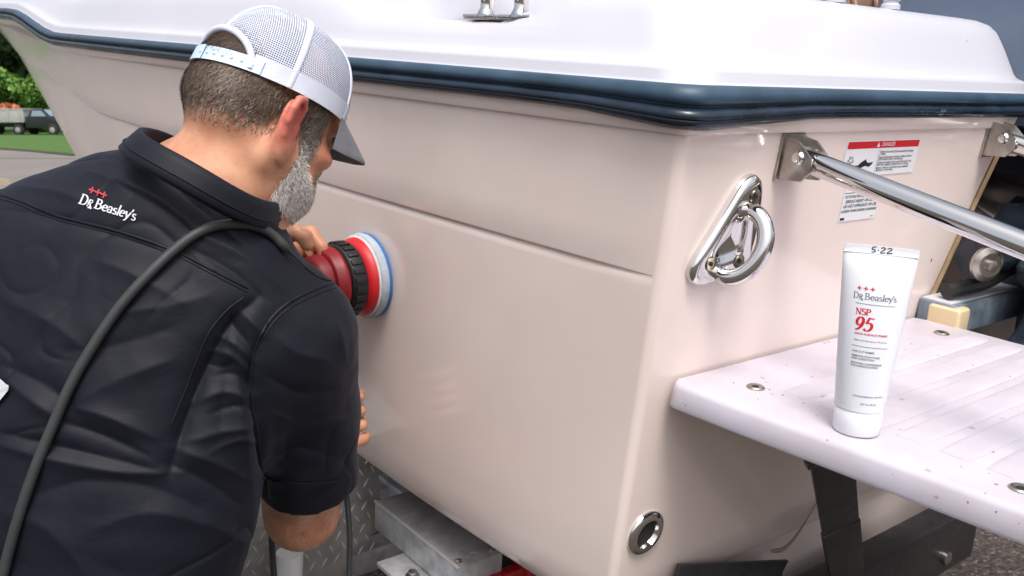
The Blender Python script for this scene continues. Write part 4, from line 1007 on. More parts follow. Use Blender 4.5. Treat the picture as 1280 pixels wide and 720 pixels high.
def beard_w(q):
    lin = sstep(.010 - .12 * np.clip(q[:, 2], -.11, 0), .026 - .12 * np.clip(q[:, 2], -.11, 0), q[:, 1]) * sstep(-.024, -.050, q[:, 2]); mou = sstep(.07, .08, q[:, 1]) * sstep(-.030, -.040, q[:, 2])
    sid = sstep(.004, .012, q[:, 1]) * sstep(.034, .022, q[:, 1]) * sstep(.03, .0, q[:, 2]); low = sstep(-.124, -.110, q[:, 2])
    ck = sstep(-.012 - .75 * np.clip(q[:, 1], 0, .07), -.034 - .75 * np.clip(q[:, 1], 0, .07), q[:, 2])
    return np.clip(np.maximum(lin * np.maximum(ck, mou), sid), 0, 1) * low * (np.linalg.norm(q, axis=1) < .17)
me = body.data
for nm, val in (('flush', np.clip(1.3 * ear + .5 * nose, 0, .95)), ('stubble', np.clip(.55 * hair_w(hq), 0, 1))):
    at = me.attributes.new(nm, 'FLOAT', 'POINT'); at.data.foreach_set('value', val.astype(np.float32))

# hair and beard strands
def hair_mat():
    m, t, b = nt('hair'); N = t.nodes; L = t.links; at = N.new('ShaderNodeAttribute'); at.attribute_name = 'tone'
    r = N.new('ShaderNodeValToRGB'); e = r.color_ramp.elements; e[0].color = (.030, .018, .011, 1); e[1].color = (.86, .83, .80, 1); x = e.new(.4); x.color = (.11, .068, .042, 1); x = e.new(.7); x.color = (.33, .28, .24, 1)
    L.new(at.outputs['Fac'], r.inputs[0]); L.new(r.outputs[0], b.inputs['Base Color']); b.inputs['Roughness'].default_value = .5; return m
MT['hair'] = hair_mat()
def strands(name, weight, dens, length, flow, tone, seed, width=.00032, lift=.35):
    r = np.random.default_rng(seed)
    near = np.where(weight > .04)[0]; fc = bF[np.isin(bF[:, 0], near)]
    n = int(dens); pick = fc[r.integers(0, len(fc), n)]; uv = r.random((n, 2)); a, b, c, d = [bV[pick[:, i]] for i in range(4)]
    P = (a * (1 - uv[:, :1]) + b * uv[:, :1]) * (1 - uv[:, 1:]) + (d * (1 - uv[:, :1]) + c * uv[:, :1]) * uv[:, 1:]
    w = weight[pick[:, 0]]; keep = r.random(n) < w; P = P[keep]; pick = pick[keep]; w = w[keep]; n = len(P)
    N = np.cross(bV[pick[:, 2]] - bV[pick[:, 0]], bV[pick[:, 3]] - bV[pick[:, 1]]); N /= np.linalg.norm(N, axis=1)[:, None]
    ql = squash((P.astype(np.float32) - A(HC)) @ RH / HS)
    T = flow(ql, r) @ RH.T.astype(float); T -= (T * N).sum(1)[:, None] * N; T /= np.linalg.norm(T, axis=1)[:, None] + 1e-9
    S = np.cross(T, N); L_ = length(ql, w, r)[:, None]
    rows = []
    for k, (t, hgt, wd) in enumerate(((0, -.0003, 1.0), (.35, .20, 1.0), (.7, .34, .8), (1.0, .40, .12))):
        c = P + T * L_ * t + N * (L_ * hgt * lift * 2 if k else -.0004) + S * L_ * .12 * (t * t) * r.normal(size=(n, 1))
        rows.append(c - S * width * wd); rows.append(c + S * width * wd)
    V = np.stack(rows, 1).reshape(-1, 3); base = np.arange(n)[:, None] * 8
    F = np.concatenate([base + np.array([[2 * k, 2 * k + 1, 2 * k + 3, 2 * k + 2]]) for k in range(3)], 0)
    o = pmk(name, V, F.astype(int), MT['hair'], person, 180)
    at = o.data.attributes.new('tone', 'FLOAT', 'POINT'); at.data.foreach_set('value', np.repeat(np.clip(tone(ql, r), 0, 1), 8).astype(np.float32)); o['kind'] = 'stuff'; return o
hw = hair_w(hq); bw = beard_w(hq)
strands('hair', hw, 54000, lambda q, w, r: (.006 + .010 * sstep(-.06, .03, q[:, 2])) * r.uniform(.6, 1.25, len(q)) * (.5 + .5 * w), lambda q, r: np.stack([-.25 * q[:, 0] / .07 + r.normal(0, .22, len(q)), -.35 + r.normal(0, .2, len(q)) - .5 * (q[:, 1] > 0), -1 + r.normal(0, .2, len(q))], 1), lambda q, r: .38 - 2.4 * np.clip(q[:, 2], -.08, .05) + .22 * sstep(-.02, .03, q[:, 1]) + r.normal(0, .14, len(q)), 21)
strands('beard', bw ** 1.3, 26000, lambda q, w, r: (.004 + .004 * sstep(-.03, -.09, q[:, 2])) * r.uniform(.6, 1.3, len(q)), lambda q, r: np.stack([r.normal(0, .7, len(q)), .3 + r.normal(0, .7, len(q)), -1 + r.normal(0, .55, len(q))], 1), lambda q, r: 1.0 - .55 * sstep(-.055, .01, q[:, 2]) + r.normal(0, .22, len(q)), 22, .00040, .7)

aw = np.exp(-((bV - np.array(EL)) ** 2).sum(1) / .09 ** 2) * (bV[:, 2] < CUFF.z + .0)
strands('arm_hair', aw * .5, 2600, lambda q, w, r: .007 * r.uniform(.5, 1.3, len(q)), lambda q, r: np.stack([.6 + r.normal(0, .4, len(q)), r.normal(0, .4, len(q)), -1 + r.normal(0, .3, len(q))], 1), lambda q, r: .35 + r.normal(0, .1, len(q)), 23, .00016, .5)
# ------------------------------------------------------------------ shirt
armax = (CUFF - RS).normalized(); ARMN = (armax * 1.0 + Vector((0, -.10, 0))).normalized()
lax = (LEL - LS).normalized(); LCUFF = LS + lax * .2
def shirt_sdf(p):
    t = sd_ell(p, C1, (.198, .128, .205), RT); t = smin(t, sd_ell(p, C2, (.186, .136, .24), RT), .07); t = smin(t, sd_ell(p, C3, (.19, .145, .2), RT), .07)
    tr = smin(sd_cap(p, NBASE + Vector((-.01, -.0, -.028)), RS + Vector((-.03, 0, -.004)), .059, .064), sd_cap(p, NBASE + Vector((-.02, -.0, -.028)), LS + Vector((.02, 0, .0)), .064, .074), .04)
    t = smin(t, tr, .055)
    t = smin(t, sd_ell(p, LS.lerp(C1, .42) + Vector((0, -.035, .0)), (.10, .08, .12)), .05)   # shoulder blade
    t = smin(t, sd_ell(p, RS.lerp(C1, .45) + Vector((-.01, -.02, .0)), (.10, .09, .13)), .05)
    s = sd_chain(p, [RS, RS.lerp(CUFF, .5), CUFF + armax * .03], [.0785, .0725, .0665], .03)
    s = smax(s, (p - A(CUFF)) @ A(ARMN), .004)
    s = smax(s, -smax(sd_cap(p, RS.lerp(CUFF, .6), CUFF + armax * .05, .052, .062), -((p - A(CUFF)) @ A(ARMN)) - .03, .004), .003)
    l = sd_chain(p, [LS, LCUFF + lax * .03], [.080, .066], .03); l = smax(l, (p - A(LCUFF)) @ A(lax), .004)
    t = smin(t, s, .035); t = smin(t, l, .035)
    nk = sd_cap(p, NBASE + Vector((.0, 0, -.01)), NBASE + Vector((.06, 0, .09)), .058, .060)
    t = smax(t, -nk, .01)
    return smax(t, -(p[:, 2] - .74), .01)
sV, sF = nets(shirt_sdf, (-.88, .80, .72), (-.10, 1.46, 1.52), .005)
sV = relax(sV, sF, 2)
# one subdivision for the folds
def subdiv(V, F, keep=1):
    me = npmesh('t', V, F); bm = bmesh.new(); bm.from_mesh(me); bmesh.ops.subdivide_edges(bm, edges=bm.edges[:], cuts=1, use_grid_fill=True); bm.verts.index_update()
    V2 = np.array([v.co[:] for v in bm.verts]); F2 = np.array([[v.index for v in f.verts] for f in bm.faces if len(f.verts) == 4]); bm.free(); bpy.data.meshes.remove(me); return relax(V2, F2, keep), F2
sV, sF = subdiv(sV, sF, 2)
sb = bvh_np(sV, sF); sN = vnormals(sV, sF)
# folds: (pixels of the ridge line, height mm, half-width mm)
FOLDS = [
 ([(322, 372), (292, 404), (270, 444), (247, 494), (228, 545), (214, 590)], -13, 15), ([(300, 430), (285, 480), (275, 540)], -7, 26),
 # across the upper back, under the yoke
 ([(0, 262), (60, 268), (130, 288), (200, 312)], -3, 7), ([(110, 215), (170, 235), (215, 262), (262, 300)], 4, 9), ([(150, 232), (205, 262), (250, 300)], -3, 6),
 ([(20, 232), (70, 240), (110, 252)], 3, 9), ([(215, 215), (265, 255), (310, 290)], 3, 8), ([(200, 222), (250, 262), (300, 305)], -3, 6),
 ([(250, 295), (300, 320), (350, 360)], 3.5, 9), ([(235, 308), (290, 340), (335, 378)], -3, 6), ([(330, 300), (370, 330), (400, 352)], 3, 9),
 # cape, long diagonals
 ([(120, 325), (170, 345), (235, 380)], 3, 12), ([(140, 390), (200, 385), (260, 370)], 3, 12), ([(80, 440), (150, 430), (215, 410)], -3, 12), ([(100, 500), (160, 470), (215, 450)], 3.5, 13),
 ([(0, 372), (60, 400), (110, 440)], 3, 14), ([(0, 455), (50, 480), (95, 510)], -3.5, 10), ([(10, 478), (50, 505), (70, 522)], 4, 9), ([(90, 508), (140, 522), (195, 548)], 4, 10), ([(70, 525), (130, 545), (185, 570)], -4, 8),
 # below the cape
 ([(0, 540), (60, 556), (120, 570), (195, 588)], -4.5, 7), ([(0, 556), (70, 574), (150, 590), (230, 592)], 4, 8), ([(40, 620), (110, 600), (190, 610), (260, 640)], -3, 13), ([(120, 660), (190, 640), (270, 660), (320, 690)], 3.5, 14), ([(0, 640), (60, 660), (110, 720)], 3, 16),
 ([(210, 560), (260, 575), (310, 600)], 3.5, 9), ([(205, 580), (255, 600), (300, 630)], -3.5, 9),
 # fine gathers from the armpit
 ([(320, 472), (290, 446), (262, 440)], 3.2, 6), ([(321, 490), (296, 470), (270, 474)], -2.4, 5), ([(322, 500), (280, 492), (236, 510)], 3.4, 7), ([(323, 518), (300, 508), (262, 520)], -2.2, 4), ([(324, 532), (285, 538), (224, 556)], 3.2, 7), ([(326, 556), (300, 548), (262, 566)], 2.6, 5), ([(300, 452), (282, 462), (258, 456)], -2.0, 5),
 ([(318, 440), (300, 415), (290, 395)], -4, 6), ([(322, 455), (296, 432), (275, 420)], 3, 6), ([(330, 420), (312, 400), (300, 385)], 3.5, 6),
 # armpit valley beside the sleeve
 ([(322, 430), (316, 470), (322, 530), (330, 600), (334, 680)], -9, 9), ([(300, 470), (305, 540), (315, 620)], 3, 12),
 # sleeve
 ([(345, 420), (370, 440), (410, 450)], 2.5, 9), ([(335, 470), (372, 490), (420, 485)], -2.5, 9), ([(338, 515), (380, 530), (435, 520)], 2.5, 10), ([(335, 560), (375, 560), (430, 575)], -2.2, 9), ([(395, 380), (420, 410), (432, 450)], 2.5, 9), ([(350, 590), (352, 560), (348, 530)], 2, 8), ([(405, 595), (410, 560), (418, 530)], -2, 8),
]
def seg_disp(V, N, folds):
    D = np.zeros(len(V))
    for px, amp, wd in folds:
        P = []
        for u, v in [(q.x, q.y) for q in smoothpath([(a, b, 0) for a, b in px], 4)]:
            c, n_ = cast(sb, u, v)
            if c is not None: P.append(np.array(c))
        if len(P) < 2: continue
        P = np.array(P); lo = P.min(0) - .06; hi = P.max(0) + .06; sel = np.where(((V > lo) & (V < hi)).all(1))[0]; Q = V[sel]
        best = np.full(len(Q), 1e9); bt = np.zeros(len(Q)); m = len(P) - 1
        for i in range(m):
            ab = P[i + 1] - P[i]; t = np.clip(((Q - P[i]) @ ab) / (ab @ ab + 1e-12), 0, 1); d = np.linalg.norm(Q - P[i] - t[:, None] * ab, axis=1); g_ = d < best; best[g_] = d[g_]; bt[g_] = (i + t[g_]) / m
        w = wd * .001 * (.55 + .45 * np.sin(pi * bt)); D[sel] += amp * .00135 * np.exp(-(best / w) ** 1.25) * np.sin(pi * np.clip(.08 + .84 * bt, 0, 1))
    return D
D = seg_disp(sV, sN, FOLDS)
# soft broad unevenness of cloth
def wob(P, fs, seed):
    r = np.random.default_rng(seed); o = np.zeros(len(P))
    for _ in range(10):
        k = r.normal(size=3); k = k / np.linalg.norm(k) * fs * r.uniform(.6, 1.6); o += np.sin(P @ k + r.uniform(0, 6.28))
    return o / 10
warp = sV + .03 * np.stack([wob(sV, 18, 1), wob(sV, 18, 2), wob(sV, 18, 3)], 1)
cr_ = wob(warp @ np.diag([.7, 1, 1.3]), 46, 7); D -= .0022 * np.exp(-np.abs(cr_ / .05) ** 1.3) * sstep(-.05, .25, wob(sV, 22, 8))
D += .0045 * wob(warp, 28, 4) + .0022 * np.abs(wob(warp, 60, 5)) * 1.6 + .0008 * wob(warp, 150, 6)
sV2 = sV + sN * D[:, None]
def cloth_mat(name, col, rough=.62):
    m, t, b = nt(name); N = t.nodes; L = t.links
    b.inputs['Base Color'].default_value = (*col, 1); b.inputs['Roughness'].default_value = rough; b.inputs['Sheen Weight'].default_value = .045; b.inputs['Sheen Roughness'].default_value = .4; b.inputs['Sheen Tint'].default_value = (.6, .7, 1, 1); b.inputs['Specular IOR Level'].default_value = .28
    tc = N.new('ShaderNodeTexCoord'); w1 = N.new('ShaderNodeTexNoise'); w1.inputs['Scale'].default_value = 26; w1.inputs['Detail'].default_value = 6; w1.inputs['Distortion'].default_value = .6
    mp = N.new('ShaderNodeMapping'); mp.inputs['Scale'].default_value = (1, 1, 1.7); mp.inputs['Rotation'].default_value = (0, radians(25), 0); L.new(tc.outputs['Object'], mp.inputs[0]); L.new(mp.outputs[0], w1.inputs['Vector'])
    w2 = N.new('ShaderNodeTexNoise'); w2.inputs['Scale'].default_value = 900; w2.inputs['Detail'].default_value = 2; L.new(tc.outputs['Object'], w2.inputs['Vector'])
    b1 = N.new('ShaderNodeBump'); b1.inputs['Strength'].default_value = .14; b1.inputs['Distance'].default_value = .006; L.new(w1.outputs[0], b1.inputs['Height'])
    b2 = N.new('ShaderNodeBump'); b2.inputs['Strength'].default_value = .25; b2.inputs['Distance'].default_value = .0005; L.new(w2.outputs[0], b2.inputs['Height']); L.new(b1.outputs[0], b2.inputs['Normal']); L.new(b2.outputs[0], b.inputs['Normal']); return m
MT['shirt'] = cloth_mat('navy black shirt cloth', (.0030, .0042, .0098)); MT['stitch'] = mat('navy stitching', (.016, .019, .032), .6)
shirt = pmk('shirt', sV2, sF, MT['shirt'])
sb2 = bvh_np(sV2, sF)
def on(u, v, lift=.001, bvh=None):
    c, n_ = cast(bvh or sb2, u, v)
    if c is None: return None
    if n_.dot(CAMP - c) < 0: n_ = -n_
    return c + n_ * lift
# back cape: a second layer of cloth that hangs from the yoke seam, open along its right edge
def patch(top, bot, nu, nv, lift):
    T = smoothpath([(a, b, 0) for a, b in top], 12); B = smoothpath([(a, b, 0) for a, b in bot], 12); rows = []
    for j in range(nv + 1):
        r = []
        for i in range(nu + 1):
            f_ = i / nu; a = T[min(int(f_ * (len(T) - 1)), len(T) - 1)]; b = B[min(int(f_ * (len(B) - 1)), len(B) - 1)]
            fa = f_ * (len(T) - 1) % 1; a2 = T[min(int(f_ * (len(T) - 1)) + 1, len(T) - 1)]; a = a.lerp(a2, fa)
            fb = f_ * (len(B) - 1) % 1; b2 = B[min(int(f_ * (len(B) - 1)) + 1, len(B) - 1)]; b = b.lerp(b2, fb)
            q = a.lerp(b, j / nv); r.append(on(q.x, q.y, lift(f_, j / nv)))
        rows.append(r)
    return rows
# columns run from the left frame edge to the free right edge; the right edge bows in
capeT = [(-40, 238), (60, 270), (150, 293), (225, 320), (309, 363)]
capeB = [(-40, 538), (40, 556), (110, 575), (160, 588), (198, 592)]
def cape_rows():
    nu, nv = 76, 60; rows = []
    for j in range(nv + 1):
        t = j / nv; r = []
        for i in range(nu + 1):
            f_ = i / nu; T = Vector((np.interp(f_, [0, .25, .5, .75, 1], [p[0] for p in capeT]), np.interp(f_, [0, .25, .5, .75, 1], [p[1] for p in capeT]), 0)); B = Vector((np.interp(f_, [0, .25, .5, .75, 1], [p[0] for p in capeB]), np.interp(f_, [0, .25, .5, .75, 1], [p[1] for p in capeB]), 0))
            q = T.lerp(B, t); q.x -= 16 * f_ ** 3 * sin(pi * t) ; q.x += 2.0 * f_ ** 6 * sin(13 * t)
            lf = .0025 + .020 * f_ ** 5 * (1 - abs(2 * t - 1) ** 3) * (.8 + .4 * sin(7 * t))
            r.append(on(q.x, q.y, lf))
        rows.append(r)
    return rows
cr = cape_rows(); ok = all(p is not None for r in cr for p in r)
if ok:
    inner = [[p + (p - CAMP).normalized() * .0022 for p in r] for r in cr]
    v, f = grid(cr); n0 = len(v); v2, f2 = grid(inner, flip=True); m = len(cr[0]); 
    F_ = f + [tuple(i + n0 for i in q) for q in f2]
    for j in range(len(cr) - 1): a = j * m + m - 1; b = a + m; F_.append((a, a + n0, b + n0, b))
    cape = mk('back_cape', ploc((v + v2, F_)), MT['shirt'], shirt, 180)
    capeb = BVHTree.FromPolygons(v, f)
else: capeb = None; cape = shirt
def on2(u, v, lift=.001):
    if capeb is not None:
        c, n_ = cast(capeb, u, v)
        if c is not None:
            if n_.dot(CAMP - c) < 0: n_ = -n_
            return c + n_ * lift
    return on(u, v, lift)
def seam(px, r=.0011, lift=.0004, gap=0.0, nm='seam', par=None, m=None, fn=None):
    pts = [(fn or on2)(q.x, q.y, lift) for q in smoothpath([(a, b + gap, 0) for a, b in px], 8)]; pts = [p for p in pts if p is not None]
    if len(pts) > 2: return mk(nm, ploc(tube(pts, r, 6)), m or MT['shirt'], par or shirt, 60)
yk = [(-30, 236), (22, 250), (72, 270), (144, 288), (217, 313), (270, 340), (309, 360)]
seam(yk, .0016); seam(yk, .0009, gap=5, par=cape)
slv = [(421, 352), (393, 362), (361, 378), (340, 396), (325, 420)]
seam(slv, .0017); seam([(a + 2, b + 6) for a, b in slv], .0010); seam([(325, 420), (316, 450), (314, 489), (323, 546), (328, 600)], .0013)
seam([(330, 292), (360, 315), (395, 345), (419, 352)], .0012)
seam([(330, 597), (355, 603), (390, 604), (420, 601), (441, 594)], .0011, fn=on)
seam([(304, 372), (283, 388), (262, 414), (247, 446), (232, 486), (214, 530)], .0010, par=cape)
cuffpts = None
# collar: a folded band round the neck
def collar():
    ax = Vector((.50, .10, .86)).normalized(); c0 = W(258, 222, 1.05); u_ = Vector((.86, -.0, -.5)); u_ = (u_ - ax * u_.dot(ax)).normalized(); w_ = ax.cross(u_)
    prof = [(0, -.020), (.0, .000), (.0015, .016), (.0045, .0185), (.0085, .0170), (.0115, .008), (.0150, -.004), (.0175, -.0130), (.0160, -.0145), (.0120, -.010)]
    rows = []
    for k in range(57):
        a = radians(62 + 326 * k / 56); r0 = 1.0
        row = []
        for off, h in prof:
            ru, rw = .078 + off, .082 + off
            row.append(c0 + u_ * (ru * cos(a)) + w_ * (rw * sin(a)) + ax * (h * .88 + .002 * sin(3 * a)) )
        rows.append(row)
    return rows
rows = collar(); col_ = mk('collar', ploc(grid(rows)), MT['shirt'], shirt, 180)
for idx_ in (6, 7): pass
mk('seam', ploc(tube([r[6] + (r[6] - W(258, 222, 1.05)).normalized() * .0008 for r in rows], .0009, 6)), MT['shirt'], col_, 60)

# lettering on the back: flat embroidery laid on the cloth
def emb(vf, cx, cy, rot, m, par=None, lift=.0016, px=1.0, nm='lettering'):
    ca, sa = cos(radians(rot)), sin(radians(rot)); out = []
    for x, y, z in vf[0]:
        u = cx + (x * ca + y * sa) * px; v = cy + (x * sa - y * ca) * px; p = on2(u, v, lift + z * .00006 * px); out.append(p)
    return mk(nm, ploc((out, vf[1])), m, par or shirt, 0)
wt = mat('white thread', (.62, .62, .70), .7, bump=.5, bscale=900); rt = mat('red thread', (.42, .03, .05), .7)
emb(serif("DR Beasley's", 12.2, .12, .17, .085), 136, 259.5, 17, wt, px=1.0)
for k in range(3): emb(cross_mark(8), 116 + 7.6 * k, 238.5 + 2.9 * k, 17, rt, px=1.0, nm='cross')
# small badge low on the back
bd = emb(([(x, y, 0) for x, y in rrect(34, 24, 5)], [tuple(range(24))]), -3, 490, -52, mat('pale rubber badge', (.50, .52, .56), .5), lift=.004, nm='badge')
for t, y in (('CO', 5), ('UA', -4)): emb(text_mesh(t, 9), -1, 490 - y * .9, -52, mat('badge print', (.02, .03, .07), .5), lift=.0048, px=1.0)
# ------------------------------------------------------------------ cap (head coordinates)
def mesh_mat():
    m, t, b = nt('white cap mesh'); N = t.nodes; L = t.links; out = N['Material Output']
    b.inputs['Base Color'].default_value = (.60, .64, .77, 1); b.inputs['Roughness'].default_value = .7
    uv = N.new('ShaderNodeUVMap'); uv.uv_map = 'cloth'
    sp = N.new('ShaderNodeSeparateXYZ'); L.new(uv.outputs[0], sp.inputs[0]); cs = []
    for k in (0, 1):
        mu = N.new('ShaderNodeMath'); mu.operation = 'MULTIPLY'; mu.inputs[1].default_value = 2 * pi / .0026; L.new(sp.outputs[k], mu.inputs[0])
        co = N.new('ShaderNodeMath'); co.operation = 'COSINE'; L.new(mu.outputs[0], co.inputs[0]); cs.append(co)
    ad = N.new('ShaderNodeMath'); L.new(cs[0].outputs[0], ad.inputs[0]); L.new(cs[1].outputs[0], ad.inputs[1])
    gt = N.new('ShaderNodeMath'); gt.operation = 'GREATER_THAN'; gt.inputs[1].default_value = .50; L.new(ad.outputs[0], gt.inputs[0])
    tr = N.new('ShaderNodeBsdfTransparent'); mx = N.new('ShaderNodeMixShader'); L.new(gt.outputs[0], mx.inputs[0]); L.new(b.outputs[0], mx.inputs[1]); L.new(tr.outputs[0], mx.inputs[2]); L.new(mx.outputs[0], out.inputs['Surface'])
    bp = N.new('ShaderNodeBump'); bp.inputs['Strength'].default_value = .6; bp.inputs['Distance'].default_value = .0006; bp.invert = True; L.new(ad.outputs[0], bp.inputs['Height']); L.new(bp.outputs[0], b.inputs['Normal']); return m
MT['mesh'] = mesh_mat()
MT['capcloth'] = mat('white cap cloth', (.60, .64, .75), .8, bump=.5, bscale=900, var=.05, vscale=40); MT['capgrey'] = mat('grey cap cloth', (.19, .195, .215), .85, bump=.5, bscale=700, var=.1, vscale=30); MT['snap'] = mat('pale blue snap strap', (.50, .62, .78), .4)
def cap_zb(ph): return .034 + .010 * cos(ph)
def cap_pt(ph, tau, lift=0.0):
    zb = cap_zb(ph); front = .5 + .5 * cos(ph); zt = .1405
    s = sin(tau * pi / 2); c = max(cos(tau * pi / 2), 0) ** (.78 - .12 * front)
    rx, ry = .0865 + lift, .1075 + lift; e = c
    return Vector((rx * sin(ph) * e, -.006 + ry * cos(ph) * e + .008 * s * front, zb + (zt + lift - zb) * s ** 1.0))
def cap_tau(ph, h):
    return math.asin(min(max(h / (.1405 - cap_zb(ph)), 0), 1)) * 2 / pi
def hp(p): return Hd(*p) - PB
def arch(ph, tau, k=1.0):
    dz = (cap_pt(ph, tau).z - cap_zb(ph)); a = (ph - pi + pi) % (2 * pi) - pi
    a = (ph - pi); a = (a + pi) % (2 * pi) - pi
    return (a / (radians(39) * k)) ** 2 + (dz / (.046 * k)) ** 2
caproot = None
def cap_panel(name, p0, p1, m, uvs=True, t0=0.0):
    nu = max(8, int(abs(p1 - p0) / radians(2.5))); nv = 44; V = []; F = []; UV = []
    for j in range(nv + 1):
        for i in range(nu + 1): 
            ph = p0 + (p1 - p0) * i / nu; tau = t0 + (.995 - t0) * j / nv; V.append(cap_pt(ph, tau))
            UV.append((.097 * (ph - p0) * max(.25, cos(tau * pi / 2)), .15 * tau))
    for j in range(nv):
        for i in range(nu):
            pm = p0 + (p1 - p0) * (i + .5) / nu; tm = t0 + (.995 - t0) * (j + .5) / nv
            if arch(pm, tm) < 1.0: continue
            F.append((j * (nu + 1) + i, j * (nu + 1) + i + 1, (j + 1) * (nu + 1) + i + 1, (j + 1) * (nu + 1) + i))
    me = bpy.data.meshes.new(name); me.from_pydata([tuple(hp(p)) for p in V], [], F); uvl = me.uv_layers.new(name='cloth')
    for l in me.loops: uvl.data[l.index].uv = UV[l.vertex_index]
    return link(name, me, m, None, 180)
cap = cap_panel('cap', radians(-52), radians(52), MT['capgrey']); cap.parent = person
for p0, p1 in ((52, 112), (112, 180), (180, 248), (248, 308)):
    o = cap_panel('mesh_panel', radians(p0), radians(p1), MT['mesh']); o.parent = cap
def ribbon(path, wdir, w, lift, m, nm):
    rows = []
    for p, ph, tau in path: pass
def tape(ph, w=.0065, t0=0.0, nm='seam_tape'):
    rows = []
    for k in range(31):
        tau = t0 + (.99 - t0) * k / 30; r = max(.012, .097 * cos(tau * pi / 2)); dw = min(w / r, .5)
        rows.append([hp(cap_pt(ph + dw * s, tau, lf)) for s, lf in ((-.55, .0002), (-.45, .0016), (0, .0022), (.45, .0016), (.55, .0002))])
    return mk(nm, grid(rows), MT['capcloth'], cap, 180)
tape(radians(52), .006); tape(radians(-52), .006); tape(radians(112), .0075); tape(radians(248), .0075); tape(radians(180), .0065, cap_tau(pi, .047))
# band round the base
def band(p0, p1, h0, h1, lift, m, nm, th=.0016):
    n_ = max(10, int(abs(p1 - p0) / radians(3))); rows = []
    for i in range(n_ + 1):
        ph = p0 + (p1 - p0) * i / n_; ta, tb = cap_tau(ph, h0), cap_tau(ph, h1); lo = cap_pt(ph, ta, lift); hi = cap_pt(ph, tb, lift); lo.z = cap_zb(ph) + h0
        i0 = cap_pt(ph, ta, lift - th); i0.z = lo.z; i1 = cap_pt(ph, tb, lift - th)
        rows.append([hp(q) for q in (i0, lo, lo.lerp(hi, .5), hi, i1)])
    return mk(nm, grid(rows, flip=True), m, cap, 50)
band(radians(40), radians(141), -.001, .0225, .0016, MT['capcloth'], 'base_band'); band(radians(219), radians(320), -.001, .0225, .0016, MT['capcloth'], 'base_band'); band(radians(-40), radians(40), -.001, .010, .0016, MT['capgrey'], 'base_band')
stp = band(radians(133), radians(227), -.001, .0165, .0034, MT['snap'], 'snap_strap', .002)
st2 = band(radians(182), radians(218), -.0015, .0170, .0050, MT['snap'], 'strap_end', .0016)
for k in range(11):
    ph = radians(140 + 7.6 * k); c_ = cap_pt(ph, cap_tau(ph, .0078), .0036 if ph < radians(182) else .0052); n_ = Vector((sin(ph), cos(ph), 0))
    if radians(192) < ph < radians(210): continue
    mk('snap_stud', tf(lathe([(.0021, -.001), (.0021, .0004), (.0012, .0011)], 12), Matrix.Translation(-PB) @ MH @ frame(c_, n_, (0, 0, 1))), MT['snap'], stp)
# binding of the opening
pts = []
for k in range(41):
    a = pi * k / 40; ph = pi + radians(39.5) * cos(a); h = max(.0465 * sin(a), .002); pts.append(hp(cap_pt(ph, cap_tau(ph, h), .0005)))
mk('binding', tube(pts, .0042, 8), MT['capcloth'], cap, 180)
mk('button', tf(lathe([(.0075, -.002), (.0075, .0012), (.0055, .0034), (.002, .0042)], 20), Matrix.Translation(-PB) @ MH @ Matrix.Translation(cap_pt(0, .995))), MT['capgrey'], cap)
# bill
def bill():
    rows = []; n_ = 32; m_ = 10
    for lay in (0, 1):
        for j in range(m_ + 1):
            r = []
            for i in range(n_ + 1):
                s = -1 + 2 * i / n_; ph = radians(56) * s; b0 = cap_pt(ph, 0, .001); b0.z = cap_zb(ph) + .004
                ext = .070 * (1 - abs(s) ** 2.6) ** .75; t = j / m_
                p = b0 + Vector((b0.x * .10 * t, ext * t, -.016 * t * (1 - .3 * abs(s)) - .032 * (s * s) * t * .7 - .010 * t * t))
                p.z -= .0028 * lay; r.append(hp(p))
            rows.append(r)
    top, bot = rows[:m_ + 1], rows[m_ + 1:]
    ring_ = top + bot[::-1]; ring_.append(top[0]); return grid(ring_, flip=True)
bl = mk('bill', weld(bill(), 1e-6), MT['capgrey'], cap, 60)

# eyes: dark irises on the eyeballs, brows
for s in (-1, 1):
    mk('iris', tf(lathe([(.0058, 0), (.0052, .0012), (.002, .0018)], 18), Matrix.Translation(-PB) @ MH @ Matrix.Translation((s * .031, .0915, .010)) @ Matrix.Rotation(-pi / 2, 4, 'X')), mat('iris', (.05, .035, .03), .2), person)
    r_ = np.random.default_rng(5 + s); prt = []
    for k in range(70):
        x = r_.uniform(.012, .048); y = .1015 - (x - .012) ** 2 * 14 ; z = .031 + r_.normal(0, .0022) + .004 * sin((x - .012) * 80); p = Vector((s * x, y, z)); q = p + Vector((s * .006, .002, .0015 * r_.normal()))
        prt.append(tube([hp(p - Vector((0, .004, 0))), hp((p + q) / 2 + Vector((0, .001, 0))), hp(q)], [.0003, .0003, .0001], 3))
    o = mk('eyebrow', join(*prt), mat('brow hair', (.12, .085, .06), .6), person, 0); o['kind'] = 'stuff'

